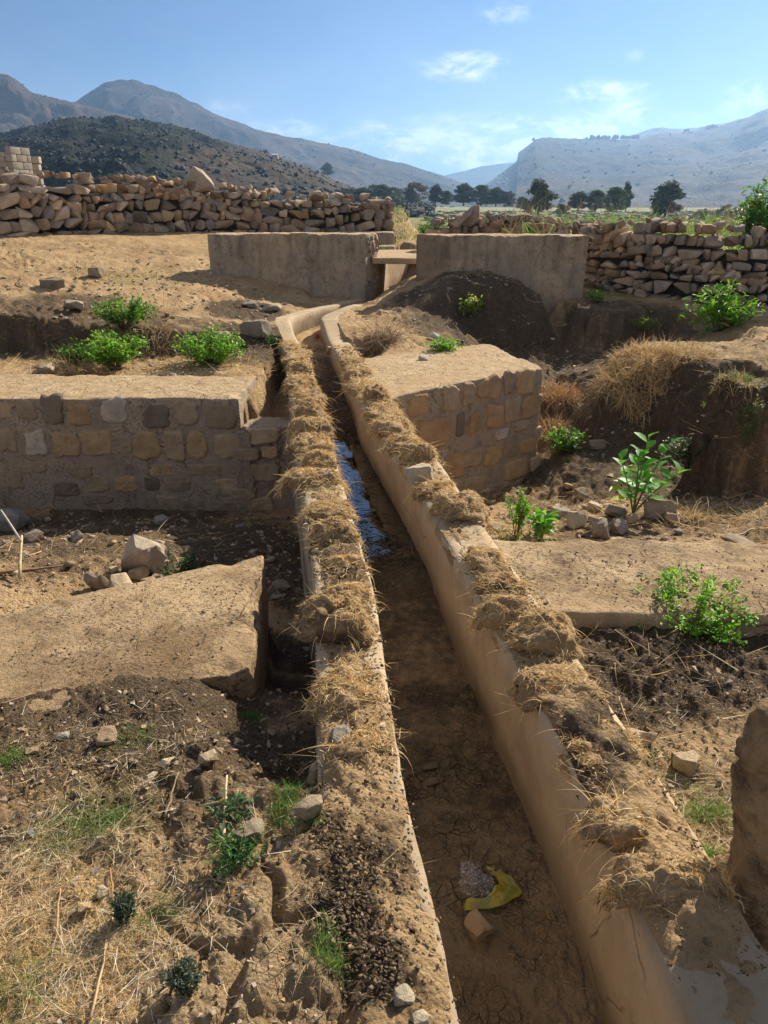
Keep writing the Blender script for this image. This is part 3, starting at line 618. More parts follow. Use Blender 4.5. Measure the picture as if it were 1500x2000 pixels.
def dirty(V, mi):
    f = sst(fbm2(V[:, 0]*1.8, V[:, 1]*2.6, 5, 311, .6), -.15, .45)+.8*sst(fbm2(V[:, 0]*9, V[:, 1]*9, 4, 313, .65), .0, .5)
    f = np.clip(f*.55+.25*sst(3.2-V[:, 1], 0, .5)*(V[:, 0] < 0), 0, .8)[:, None]; return (1-f)*np.array([1., 1., 1.])+f*np.array([.42, .38, .35])
# lower slabs ---------------------------------------------------------------
mb = MB(); block(mb, [(-.55, 2.63), (-.665, 3.70), (-3.7, 2.08), (-3.4, 1.2)], [-.185, -.185, -.21, -.2], [-1.2]*4, .014, .010, .009, 'tsewn', 0, 0, dirty, 31, .05)
# orientation of this footprint is rotated: fine, it is closed
o = mb.build('low_wall', [M['slab_top']]); tag(o, 'flat topped low wall left of the canal with pale chipped edge, half buried in soil', 'low wall'); o['kind'] = 'thing'
mb = MB(); block(mb, [(.56, 2.80), (5.2, 2.70), (5.2, 3.52), (.46, 3.56)], [-.03, -.05, -.05, -.02], [-1.2]*4, .014, .016, .014, 'tsewn', 0, 1, dirty, 41, .05)
o = mb.build('low_wall', [M['slab_top'], M['plaster']]); tag(o, 'broad flat topped low wall running right from the canal under the bright bush', 'low wall'); o['kind'] = 'thing'
def weather(V, mi):
    f = sst(fbm2(V[:, 0]*3.2, V[:, 2]*2.2, 5, 411, .6), -.05, .35)*.6+.5*sst(fbm2(V[:, 0]*13, V[:, 2]*1.3, 3, 413), .0, .4)*sst(V[:, 2], .3, 1.15); l = sst(fbm2(V[:, 0]*2.1+9, V[:, 2]*3.1, 4, 415), .1, .3)
    f = np.clip(f, 0, .9)[:, None]*(mi == 1); l = l[:, None]*(mi == 1); return ((1-f)*1.08+f*np.array([.52, .50, .50]))*(1+l*np.array([.22, .14, .06]))
# gate ----------------------------------------------------------------------
mb = MB(); block(mb, [(-2.90, 12.9), (-.318, 12.9), (-.09, 13.35), (-2.86, 13.35)], [1.16]*4, [-.3]*4, .035, .03, .018, 'tsewn', 0, 1, weather, 51, .06)
for k in range(34):   # rough broken stones on the end
    a = rng.uniform(.05, .95); zz = rng.uniform(.25, 1.12); p = np.array([-.318, 12.9])*(1-a)+np.array([-.09, 13.35])*a
    addrock(mb, SMALL, rng.integers(12), (p[0]+.0, p[1], zz), (.07, .05, .13), rng.uniform(0, 3), rng.uniform(-.5, .5), 0, (.40, .33, .26), 2)
o = mb.build('gate_pier', [M['slab_top'], M['grey_plaster'], M['stone']]); tag(o, 'long plastered gate wall left of the canal slot with rough broken end', 'gate wall'); o['kind'] = 'thing'
mb = MB(); block(mb, [(.53, 12.4), (3.22, 12.38), (3.24, 12.84), (.53, 12.85)], [1.16, 1.15, 1.15, 1.16], [-.8, .05, .05, -.8], .035, .025, .016, 'tsewn', 0, 1, weather, 61, .05)
o = mb.build('gate_pier', [M['slab_top'], M['grey_plaster'], M['stone']]); tag(o, 'long plastered gate wall right of the canal slot, earth heaped against its foot', 'gate wall'); o['kind'] = 'thing'
mb = MB(); block(mb, [(2.5, 12.42), (3.17, 12.40), (3.17, 12.8), (2.5, 12.8)], [.10]*4, [-.9]*4, .04, .025, .016, 'tsew', 0, 0, None, 62, .04); mb.build('footing', [M['plaster']], o)
mb = MB(); block(mb, [(-.2, 13.05), (.62, 13.05), (.80, 15.5), (-.1, 15.5)], .775, .675, .03, .015, .006, 'tsewnb', 0, 1, None, 71, .02)
o = mb.build('bridge_slab', [M['slab_top'], M['plaster']]); tag(o, 'thin concrete slab bridging the canal slot between two plastered gate walls', 'slab')
mb = MB(); block(mb, [(-.70, 10.45), (-.28, 10.62), (-.22, 11.3), (-.66, 11.1)], [.07, .07, .1, .1], [-.6]*4, .03, .02, .014, 'tsewn', 0, 1, None, 81, .03)
for k in range(9): addrock(mb, ROCKS, k, (-.26+.02*rng.normal(), 10.62+rng.uniform(0, .5), -.45+.13*(k//2)), (.16, .2, .13), rng.uniform(0, 3), mi=1, col=(.42, .33, .23))
o = mb.build('stub_wall', [M['slab_top'], M['grey_plaster']]); tag(o, 'short plastered stub wall branching off the right canal wall near the bend', 'stub wall'); o['kind'] = 'thing'
# footings behind
p0 = PY(655, 445, 17.4); p1 = PY(770, 445, 17.4)
mb = MB(); block(mb, [(p0[0], 17.3), (p1[0], 17.3), (p1[0], 18.6), (p0[0], 18.6)], 1.03, .2, .06, .03, .012, 'tsew', 0, 0, None, 91, .03)
block(mb, [(p1[0]-.35, 16.6), (p1[0], 16.6), (p1[0], 17.32), (p1[0]-.35, 17.32)], .78, .2, .06, .03, .012, 'tsew', 0, 0, None, 92, .03)
for k in range(7): addrock(mb, ROCKS, k, (p1[0]-.02, 17.42+.1*k, .86+.03*rng.normal()), (.12, .12, .26), rng.uniform(0, 3), mi=1)
o = mb.build('wall_footing', [M['grey_plaster'], M['stone']]); tag(o, 'stepped concrete footing under the end of the left dry stone wall', 'footing')
q0 = PY(838, 447, 15.0); q1 = PY(1105, 447, 15.0)
mb = MB(); block(mb, [(q0[0], 14.95), (q1[0], 14.95), (q1[0], 15.4), (q0[0], 15.4)], 1.10, .2, .06, .02, .008, 'tsew', 0, 0, None, 93, .02)
o = mb.build('parapet_wall', [M['plaster']]); tag(o, 'low concrete parapet behind the right gate wall, loose rubble along its top', 'parapet'); o['kind'] = 'thing'

# ---------------------------------------------------------------- dry stone walls
def drywall(name, label, path, sz, seed, thick=.5, loose=.12):
    "path: (X, Y, zbase, ztop)"
    global rng
    r = np.random.default_rng(seed); path = np.array(path, float); seg = np.linalg.norm(np.diff(path[:, :2], axis=0), axis=1); S = np.concatenate([[0], np.cumsum(seg)])
    f = lambda s: [np.interp(s, S, path[:, i]) for i in range(4)]
    mb = MB(); L = S[-1]
    def dirn(s): a = f(max(s-.1, 0)); b = f(min(s+.1, L)); d = np.array([b[0]-a[0], b[1]-a[1]]); return d/np.linalg.norm(d)
    H_ = max(path[:, 3]-path[:, 2]); rowz = 0.; row = 0
    zc = 0
    while zc < H_+.1:
        hc = sz*r.uniform(.5, .85); s = -r.uniform(0, sz)
        while s < L:
            w = sz*r.choice([.5, .75, 1.0, 1.35, 1.9], p=[.22, .25, .25, .18, .1]); h = hc*r.uniform(.85, 1.2)
            x, y, zb, zt = f(min(max(s+w/2, 0), L)); sag = .05*math.sin(s*1.7+row)+.06*(vn2(np.array([s*.9]), np.array([row*.35]), seed)[0]-.5)
            z = zb-.1+zc+hc/2+sag
            if z+h*.35 < zt+r.uniform(-.06, .09):
                d = dirn(min(max(s+w/2, 0), L)); nrm = np.array([d[1], -d[0]]); az = math.atan2(d[1], d[0])
                bt = -.10*(z-zb)  # batter
                c = SC[r.integers(len(SC))]*r.uniform(.6, 1.3)
                for sd in (1, -1):
                    if sd < 0 and z < zt-2*hc: continue
                    off = sd*(thick/2-.12)+(bt if sd > 0 else -bt)+r.normal()*.018
                    V, T = ROCKS[r.integers(len(ROCKS))]
                    V = (V*np.array([w*1.13, .36, h*1.2]))@rot(az+r.normal()*.09, r.normal()*.07, r.normal()*.10+(.25*r.normal() if r.random() < .18 else 0)).T+np.array([x+nrm[0]*off, y+nrm[1]*off, z])
                    mb.add(V, None, T, c)
            s += w*.985
        zc += hc*.93; row += 1
    # loose stones along the crest
    s = 0
    while s < L:
        x, y, zb, zt = f(s); d = dirn(s); k = sz*r.uniform(.5, 1.1)
        if r.random() < .85:
            V, T = ROCKS[r.integers(len(ROCKS))]; V = (V*np.array([k, k*.8, k*.6]))@rot(r.uniform(0, 6), r.normal()*.3, r.normal()*.3).T+np.array([x+r.normal()*loose, y+r.normal()*loose, zt+r.uniform(-.03, .06)]); mb.add(V, None, T, SC[r.integers(len(SC))]*r.uniform(.8, 1.2))
        s += k*.7
    # dark packed core
    n_ = 40; ss_ = np.linspace(0, L, n_); V = []
    for s in ss_:
        x, y, zb, zt = f(s); d = dirn(s); nrm = np.array([d[1], -d[0]]); t2 = thick/2-.16
        for a, z in ((1, zb-.3), (1, zt-.3), (-1, zt-.3), (-1, zb-.3)): V.append((x+nrm[0]*t2*a, y+nrm[1]*t2*a, z))
    mb.add(V, gridq(n_, 4), None, (.06, .05, .04))
    o = mb.build(name, M['stone']); tag(o, label, 'stone wall'); o['kind'] = 'thing'; return o
def wp(px, ptop, Y, base=None):
    t = PY(px, ptop, Y); zb = Hs(t[0], Y-.2) if base is None else base
    return (t[0], Y, zb, t[2])
drywall('dry_stone_wall', 'long dry stone wall across the upper left slope, tallest at its left end', [wp(-420, 325, 12.4), wp(-60, 333, 14.0), wp(0, 335, 14.4), wp(110, 342, 15.1), wp(200, 352, 15.8), wp(270, 352, 16.4), wp(400, 364, 17.2), wp(520, 376, 17.8), wp(620, 386, 18.2), wp(700, 386, 18.4, 1.0), wp(762, 394, 18.5, 1.0)], .25, 11, .5, .06)
drywall('dry_stone_wall', 'grey brown dry stone wall at right behind the leafy shrub and earth bank', [wp(1102, 443, 14.4), wp(1160, 441, 13.7), wp(1230, 442, 13.1), wp(1300, 434, 12.7), wp(1335, 432, 12.5), wp(1400, 446, 12.25), wp(1500, 460, 12.0), wp(1800, 470, 11.6)], .20, 12, .5, .06)
drywall('rubble_course', 'rubble row on the concrete parapet behind the right gate wall', [wp(846, 432, 15.18, 1.10), wp(900, 422, 15.18, 1.10), wp(960, 424, 15.18, 1.10), wp(1100, 434, 15.18, 1.10)], .22, 13, .4, .05)
C.objects['rubble_course']['category'] = 'rubble row'

# unfinished block building ---------------------------------------------------
b = PY(0, 325, 24.)
rootb = empty('block_building', (b[0], 24, 1.)); tag(rootb, 'grey concrete block building corner rising behind the left end of the dry stone wall', 'building')
def blocks(mb, x0, y0, x1, y1, z0, z1):
    d = np.array([x1-x0, y1-y0]); L = np.linalg.norm(d); d = d/L; h = .2; k = 0; z = z0
    while z < z1-.05:
        s = -.2*(k % 2)
        while s < L-.02:
            a = max(s, 0)+.008; e = min(s+.4, L)-.008
            if e-a > .05:
                A = np.array([x0, y0])+d*a; Bq = np.array([x0, y0])+d*e; nn = np.array([-d[1], d[0]])*.2
                c = rng.uniform(.85, 1.1); block(mb, [A, Bq, Bq+nn, A+nn], z+h-.008, z+.004, .25, .01, .003, 'tsewn', 0, 0, (c, c, c), 5)
            s += .4
        z += h; k += 1
mb = MB(); zb = PY(0, 345, 24)[2]
xa = lambda px, Y=24.: PY(px, 300, Y)[0]
blocks(mb, xa(-140), 24., xa(24), 24., zb-.6, PY(0, 312, 24)[2]); mb.build('wall', M['block'], rootb).matrix_parent_inverse = rootb.matrix_world.inverted()
mb = MB(); blocks(mb, xa(24), 23.9, xa(42), 24.6, zb-.6, PY(0, 292, 24)[2]); mb.build('wall', M['block'], rootb); mb = MB(); blocks(mb, xa(-140, 26.4), 26.4, xa(20, 26.4), 26.4, zb-.6, PY(0, 304, 26)[2]); mb.build('wall', M['block'], rootb)
mb = MB(); blocks(mb, xa(46, 25), 25, xa(74, 25), 25., zb-.6, PY(0, 314, 25)[2]); mb.build('wall', M['block'], rootb)
for o in rootb.children: o.matrix_parent_inverse.identity(); o.location = (-rootb.location[0], -rootb.location[1], -rootb.location[2])

# ---------------------------------------------------------------- water
yy = np.linspace(3.75, 6.75, 60); V = []
for y in yy:
    for u in np.linspace(-.03, 1.03, 6): V.append((Lin(y)*(1-u)+Rin(y)*u, y, -.390+(y-4.2)*.006))
mb = MB(); mb.add(np.array(V), gridq(60, 6)[:, ::-1])
m, n = mat('water'); finish(n, (.012, .010, .007), .03, n.noise(n.pos, 9, 3), .0018, .9, .5, IOR=1.9); M['water'] = m
o = mb.build('water', M['water']); struct(o, 'shallow muddy water reflecting blue sky along the canal bed')

# ---------------------------------------------------------------- mountains
m, n = mat('hill'); sc = n.new('ShaderNodeVectorMath', {0: n.pos, 1: (.01, .01, .01)}, operation='MULTIPLY').outputs[0]; n.pos = sc
a = n.noise(n.pos, 1.1, 8, .65); b = n.noise(n.pos, 7, 8, .7); d = n.vor(n.pos, 14); d2 = n.vor(n.pos, 33)
sz = n.new('ShaderNodeSeparateXYZ', {0: n.new('ShaderNodeVectorMath', {0: n.pos, 1: (100., 100., 100.)}, operation='MULTIPLY').outputs[0]}).outputs[2]
ter = n.m('SINE', n.m('MULTIPLY', n.m('ADD', sz, n.m('MULTIPLY', a, 45.)), 1.05))
s_ = n.new('ShaderNodeSeparateColor', {0: n.tint})
gr = n.sstep(n.m('ADD', n.m('ADD', s_.outputs[0], n.m('MULTIPLY', n.m('SUBTRACT', b, .5), 1.6)), n.m('MULTIPLY', n.m('SUBTRACT', a, .5), .9)), .3, .7)
tanc = n.mix(n.sstep(a, .35, .65), (.06, .044, .036), (.10, .074, .054))
tanc = n.mix(n.m('MULTIPLY', n.sstep(ter, .3, .9), n.m('MULTIPLY', s_.outputs[1], .8)), tanc, (.09, .075, .045))
col = n.mix(gr, tanc, n.mix(n.sstep(b, .4, .6), (.012, .017, .012), (.03, .033, .022)))
dots = n.m('MAXIMUM', n.sstep(d, .26, .12), n.sstep(d2, .28, .12))
col = n.mix(n.m('MULTIPLY', dots, .3), col, (.022, .035, .014))
finish(n, col, .95, n.m('ADD', b, n.m('MULTIPLY', dots, .8)), 5., .1); M['hill'] = m
def hill(label, sil, Dt, Db, zb, seed, green, ter, rough=.06, conc=1.25, nu=340, nv=90, back=True, shr=0, cliff=0):
    sil = np.array(sil, float); xs = np.linspace(sil[0, 0], sil[-1, 0], nu); yt = np.interp(xs, sil[:, 0], sil[:, 1])
    r = ray(xs, yt); r = r/r[:, 1:2]; Dt_ = np.interp(xs, [q[0] for q in Dt], [q[1] for q in Dt]) if not np.isscalar(Dt) else np.full(nu, Dt)
    top = r*Dt_[:, None]; top[:, 2] += EYE; base = r*Db; Hh = top[:, 2]-zb
    V = []; vs = np.concatenate([-np.linspace(.5, .04, 8), np.linspace(0, 1, nv)])
    for v in vs:
        if v < 0:
            p = top.copy(); p[:, :2] *= 1-v*.8; p[:, 2] = zb+Hh*(1+v*1.6); p[:, :2] = p[:, :2]
        else:
            D = Dt_*(1-v)+Db*v; p = r*D[:, None]; prof = (1-v)**conc
            if cliff: prof = np.where(v < .10, 1-.9*sst(np.full(1, v), .012, .10)*cliff, (1-cliff*.9)*((1-v)/.9)**1.15) if v > 0 else 1.
            p[:, 2] = zb+Hh*prof
        V.append(p)
    V = np.stack(V, 1).reshape(-1, 3); vv = np.tile(vs, nu); hh = np.repeat(Hh, len(vs)); D0 = np.mean(Dt_)
    s = 1/(D0*.09)
    amp = hh*rough*2.2*(sst(vv, 0.0, .18)*(1-sst(vv, .85, 1))+.12)
    rid = 1-np.abs(fbm2(V[:, 0]*s, V[:, 1]*s, 5, seed))*2
    V[:, 2] += amp*(rid-.6)+hh*.02*fbm2(V[:, 0]*s*7, V[:, 1]*s*7, 4, seed+9)
    g = fbm2(V[:, 0]*s*1.5, V[:, 1]*s*1.5, 4, seed+3); gr = np.clip(green(np.repeat(xs, len(vs)), vv)+.55*g, 0, 1)
    te = np.clip(ter(np.repeat(xs, len(vs)), vv), 0, 1)
    mb = MB(); mb.add(V, gridq(nu, len(vs)), col=np.stack([gr, te, te*0], 1)); o = struct(mb.build('hill', M['hill']), label)
    if shr:
        r_ = np.random.default_rng(seed); cells = V.reshape(nu, len(vs), 3); mbs = MB(); G_ = gr.reshape(nu, len(vs))
        for _ in range(shr):
            i = r_.integers(1, nu-1); j = r_.integers(8, len(vs)-2)
            if r_.random() > .25+G_[i, j] and j > 9: continue
            a, b = r_.random(2); p = cells[i, j]*(1-a)*(1-b)+cells[i+1, j]*a*(1-b)+cells[i, j+1]*(1-a)*b+cells[i+1, j+1]*a*b
            k = D0*.0016*r_.uniform(.4, 1.6); Vr, T = SMALL[r_.integers(12)]; mbs.add(Vr*np.array([k*1.5, k*1.5, k*1.3])+p+np.array([0, 0, k*.3]), None, T, np.array((.020, .026, .018))*r_.uniform(.7, 1.8))
        s2 = mbs.build('shrubs', M['far_leaf'], smooth=True); s2['kind'] = 'stuff'; s2['label'] = 'dark shrubs dotting '+label
    return o
hill('pale blue farthest hills closing the valley gap', [(700, 372), (830, 352), (880, 340), (915, 331), (945, 323), (975, 320), (1000, 317), (1060, 330), (1200, 345)], 4300, 3500, -10, 901, lambda x, v: .6+0*x, lambda x, v: 0*x, .03, 1.2, 120, 40)
hill('blue peaked mountain with long ridge falling to the valley at left centre', [(-700, 200), (-300, 190), (60, 215), (150, 197), (178, 180), (208, 158), (235, 154), (268, 160), (330, 178), (372, 197), (410, 216), (450, 232), (490, 247), (540, 262), (600, 273), (650, 284), (700, 296), (745, 310), (790, 320), (830, 332), (870, 345), (905, 358), (960, 378), (1000, 392)], 2100, 1300, -8, 902, lambda x, v: .50-.15*(v > .5), lambda x, v: .5*(v > .45)+0*x, .07, 1.15, 420, 90, shr=500)
hill('brown rocky hill at the upper left edge', [(-900, 60), (-300, 110), (-100, 120), (0, 140), (14, 142), (30, 152), (58, 176), (90, 186), (140, 194), (180, 204), (230, 222), (300, 238), (380, 262), (460, 285), (560, 315), (650, 345), (740, 372), (820, 395)], 1500, 950, -6, 903, lambda x, v: .12+.25*(v > .4), lambda x, v: .7*sst(v, .15, .4)+0*x, .07, 1.1, 400, 90, shr=800)
hill('dark wooded hillside rising behind the left stone wall', [(-900, 250), (-200, 262), (0, 262), (60, 250), (130, 236), (190, 232), (225, 229), (262, 236), (330, 244), (390, 262), (440, 280), (500, 296), (560, 314), (610, 330), (650, 352), (700, 372), (760, 388), (850, 397)], 620, 170, -2.5, 904, lambda x, v: .95-.62*sst(x+60*v, 300, 520), lambda x, v: .6*sst(x, 300, 520), .075, .95, 460, 120, shr=9000)
hill('hazy blue ridge at the far right behind the flat topped mesa', [(1180, 290), (1235, 262), (1252, 257), (1275, 250), (1300, 250), (1338, 251), (1420, 240), (1500, 218), (1700, 190), (2000, 170)], 3600, 2600, -8, 905, lambda x, v: .5+0*x, lambda x, v: .3+0*x, .04, 1.1, 240, 50, shr=600)
hill('flat topped mesa with steep cliff end right of the valley', [(800, 398), (880, 388), (930, 372), (955, 356), (975, 341), (1000, 322), (1010, 313), (1011, 298), (1022, 290), (1035, 280), (1047, 270), (1062, 268), (1100, 270), (1150, 271), (1200, 272), (1250, 272), (1285, 262), (1330, 258), (1390, 250), (1440, 236), (1470, 224), (1500, 211), (1560, 190), (1700, 160), (2100, 130)], 2500, 850, -8, 906, lambda x, v: np.where(x < 1230, .75, .45)-.35*sst(v, .45, .75), lambda x, v: sst(v, .35, .6)*(.3+.7*sst(x, 1150, 1300)), .05, 1.5, 460, 120, shr=900)
# ---------------------------------------------------------------- blades, leaves, stems
def blades(mb, base, dirs, length, width, droop, col, nseg=3, r=None):
    "many thin bent strips; base (n,3), dirs (n,3) unit, length (n,), width (n,)"
    n_ = len(base); r = r or rng
    side = np.cross(dirs, r.normal(size=(n_, 3))); side /= np.linalg.norm(side, axis=1, keepdims=True)+1e-9
    pts = []; p = base.copy(); d = dirs.copy(); bend = r.normal(size=(n_, 3))*.25
    for k in range(nseg+1):
        w_ = width*(1-k/nseg)**.6*.5 if k < nseg else width*.08
        pts.append(p-side*np.reshape(w_, (-1, 1))); pts.append(p+side*np.reshape(w_, (-1, 1)))
        d = d+bend/nseg+np.array([0, 0, -1.])*np.reshape(droop, (-1, 1))/nseg; d /= np.linalg.norm(d, axis=1, keepdims=True)
        p = p+d*np.reshape(length, (-1, 1))/nseg
    V = np.stack(pts, 1); m_ = 2*(nseg+1)
    q = np.array([(2*k, 2*k+1, 2*k+3, 2*k+2) for k in range(nseg)]); Q = (np.arange(n_)[:, None, None]*m_+q[None]).reshape(-1, 4)
    c = np.asarray(col); c = np.repeat(c, m_, 0) if c.ndim == 2 else c
    mb.add(V.reshape(-1, 3), Q, col=c)
def tube(mb, pts, rad, col, ns=6):
    pts = np.asarray(pts, float); m_ = len(pts); rad = np.broadcast_to(rad, m_); V = []
    for i in range(m_):
        d = pts[min(i+1, m_-1)]-pts[max(i-1, 0)]; d = d/(np.linalg.norm(d)+1e-9); a = np.cross(d, [.3, .2, 1] if abs(d[2]) < .9 else [1, 0, 0]); a /= np.linalg.norm(a); b = np.cross(d, a)
        for k in range(ns): t = 2*pi*k/ns; V.append(pts[i]+rad[i]*(a*cos(t)+b*sin(t)))
    Q = [(i*ns+k, i*ns+(k+1) % ns, (i+1)*ns+(k+1) % ns, (i+1)*ns+k) for i in range(m_-1) for k in range(ns)]
    T = [(0, (k+1) % ns, k) for k in range(1, ns-1)]+[((m_-1)*ns, (m_-1)*ns+k, (m_-1)*ns+k+1) for k in range(1, ns-1)]
    mb.add(V, Q, T, col)
def leaf(mb, base, d, up, L, W, col, fold=.25):
    "array of pointed oval leaves: 6-vertex each"
    n_ = len(base); s = np.cross(d, up); s /= np.linalg.norm(s, axis=1, keepdims=True)+1e-9; u = np.cross(s, d); L = np.reshape(L, (-1, 1)); W = np.reshape(W, (-1, 1))
    a = base; b = base+d*L*.35+s*W*.5+u*W*fold; c = base+d*L*.72+s*W*.4+u*W*fold*.8-u*L*.05; e = base+d*L-u*L*.14
    b2 = base+d*L*.35-s*W*.5+u*W*fold; c2 = base+d*L*.72-s*W*.4+u*W*fold*.8-u*L*.05; m1 = base+d*L*.35; m2 = base+d*L*.72-u*L*.05
    V = np.stack([a, b, c, e, c2, b2, m1, m2], 1); k = np.arange(n_)[:, None]*8
    Q = np.concatenate([k+np.array([[6, 1, 2, 7]]), k+np.array([[5, 6, 7, 4]])]); T = np.concatenate([k+np.array([[0, 1, 6]]), k+np.array([[0, 6, 5]]), k+np.array([[7, 2, 3]]), k+np.array([[7, 3, 4]])])
    mb.add(V.reshape(-1, 3), Q, T, np.repeat(np.asarray(col), 8, 0))
def unit(v): return v/(np.linalg.norm(v, axis=-1, keepdims=True)+1e-9)
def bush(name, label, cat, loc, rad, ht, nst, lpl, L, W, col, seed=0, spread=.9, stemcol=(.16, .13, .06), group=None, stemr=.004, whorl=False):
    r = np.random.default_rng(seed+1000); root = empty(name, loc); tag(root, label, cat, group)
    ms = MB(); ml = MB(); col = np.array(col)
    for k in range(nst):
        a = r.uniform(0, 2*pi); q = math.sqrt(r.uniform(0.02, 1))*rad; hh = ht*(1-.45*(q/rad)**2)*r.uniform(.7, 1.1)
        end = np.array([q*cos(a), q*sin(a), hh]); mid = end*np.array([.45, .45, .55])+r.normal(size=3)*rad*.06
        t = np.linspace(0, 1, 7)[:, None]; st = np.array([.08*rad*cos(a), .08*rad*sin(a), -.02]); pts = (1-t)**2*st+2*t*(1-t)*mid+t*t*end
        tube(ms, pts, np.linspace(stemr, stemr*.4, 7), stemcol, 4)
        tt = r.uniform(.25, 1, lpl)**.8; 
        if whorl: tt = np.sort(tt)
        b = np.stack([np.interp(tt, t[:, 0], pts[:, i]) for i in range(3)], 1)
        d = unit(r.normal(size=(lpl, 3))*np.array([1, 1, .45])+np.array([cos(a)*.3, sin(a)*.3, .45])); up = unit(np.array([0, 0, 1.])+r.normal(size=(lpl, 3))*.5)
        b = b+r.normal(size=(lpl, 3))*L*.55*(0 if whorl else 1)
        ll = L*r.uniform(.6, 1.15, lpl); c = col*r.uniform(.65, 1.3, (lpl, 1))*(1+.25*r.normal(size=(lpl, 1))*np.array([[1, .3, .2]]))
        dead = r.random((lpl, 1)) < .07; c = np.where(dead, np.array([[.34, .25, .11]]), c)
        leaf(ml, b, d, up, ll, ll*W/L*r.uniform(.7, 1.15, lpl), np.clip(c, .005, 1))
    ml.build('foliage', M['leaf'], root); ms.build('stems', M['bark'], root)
    return root
def at(px, py): return hit(px, py)
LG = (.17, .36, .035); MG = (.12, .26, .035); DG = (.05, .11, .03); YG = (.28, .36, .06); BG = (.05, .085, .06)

bush('green_shrub', 'bright green clover-like bush beside the dark slot left of the canal', 'bush', at(418, 712), .42, .40, 60, 42, .042, .026, LG, 1)
bush('green_shrub', 'bright green low bush on the left terrace, middle of three, with dry stalks beside it', 'bush', at(222, 718), .42, .42, 60, 40, .042, .026, LG, 2)
bush('green_shrub', 'small green bush at the left edge of the left terrace bushes, tangled in dry stalks', 'bush', at(148, 712), .22, .26, 26, 30, .04, .025, MG, 3)
bush('green_shrub', 'green bush growing in the notch of the left earth bank', 'bush', at(243, 640), .40, .36, 46, 40, .042, .026, MG, 4)
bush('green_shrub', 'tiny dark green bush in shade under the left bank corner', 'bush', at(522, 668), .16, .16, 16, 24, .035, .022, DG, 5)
bush('long_leaf_shrub', 'leafy shrub with pointed bright leaves at the foot of the right dry stone wall', 'bush', at(1400, 648), .44, .58, 34, 34, .13, .035, LG, 6)
bush('green_shrub', 'yellow green sprig on the earth heap before the right gate wall', 'bush', at(914, 616), .24, .30, 22, 30, .05, .03, YG, 7)
bush('green_shrub', 'low green herb beside a white flat stone behind the masonry block', 'bush', at(863, 686), .24, .14, 26, 26, .04, .025, LG, 8)
bush('green_shrub', 'tiny green sprout on the mossy bank edge by the right gate wall end', 'bush', at(1163, 588), .16, .14, 16, 24, .04, .025, LG, 9)
bush('green_shrub', 'small yellow green herb in the notch of the right earth bank', 'bush', at(1256, 642), .22, .2, 22, 28, .035, .022, (.20, .25, .06), 10)
bush('green_shrub', 'green herb at the foot of the masonry block corner in the right pit', 'bush', at(1098, 886), .24, .30, 30, 34, .045, .028, MG, 11)
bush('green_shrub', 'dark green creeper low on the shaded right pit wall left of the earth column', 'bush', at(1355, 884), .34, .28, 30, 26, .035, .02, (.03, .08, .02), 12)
bush('green_shrub', 'pale green weed at the foot of the earth column', 'bush', at(1446, 905), .14, .45, 14, 26, .03, .015, (.12, .16, .06), 13)
bush('slender_weed', 'slender upright green weed among stones before the right low wall', 'weed', at(1008, 1046), .09, .36, 8, 60, .03, .018, LG, 14)
bush('slender_weed', 'short weed with broad bright leaves beside the slender weed', 'weed', at(1058, 1050), .10, .20, 6, 7, .10, .055, (.14, .36, .04), 15, whorl=True)
bush('green_shrub', 'large bright green bush overhanging the right low wall, nearest bush to the viewer', 'bush', P(1345, 1240, -.22), .30, .30, 80, 46, .024, .013, (.20, .42, .03), 16, stemr=.0025)
bush('green_shrub', 'trailing lower shoots of bright green hanging right of the near bush', 'bush', P(1405, 1290, -.25), .13, .12, 30, 36, .022, .010, (.20, .42, .04), 17, stemr=.002)
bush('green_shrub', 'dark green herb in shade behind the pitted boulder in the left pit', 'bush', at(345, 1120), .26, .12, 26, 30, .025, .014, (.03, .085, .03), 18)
bush('thistle_weed', 'green thistle-leaved weed beside a rough clod at the lower left', 'weed', at(462, 1680), .065, .06, 22, 22, .022, .006, (.08, .2, .05), 19, stemr=.0015)
bush('thistle_weed', 'grey green feathery weed sprouting by the pale snapped stalk', 'weed', at(455, 1600), .05, .07, 8, 16, .034, .012, (.10, .17, .09), 20, stemr=.0015)
bush('dark_herb', 'upright dark blue green herb with a long straw lying below it', 'herb', at(248, 1795), .028, .10, 20, 36, .014, .0045, BG, 21, stemr=.0015)
bush('dark_herb', 'round dark grey green herb cushion at the bottom left of the canal', 'herb', at(360, 1925), .042, .06, 40, 40, .010, .0045, (.07, .10, .075), 22, stemr=.001)
bush('tall_bush', 'tall leafy green bush at the right picture edge beside the dry stone wall', 'bush', (PY(1505, 440, 12.9)[0], 12.9, .6), .50, 1.55, 46, 60, .12, .04, (.09, .22, .04), 23, stemr=.012)
q = PY(845, 430, 21.); bush('round_bush', 'round fresh green bush on the grassy embankment between the walls', 'bush', (q[0], 21, Hs(q[0], 21)), .42, .6, 50, 60, .09, .02, (.11, .25, .04), 24)
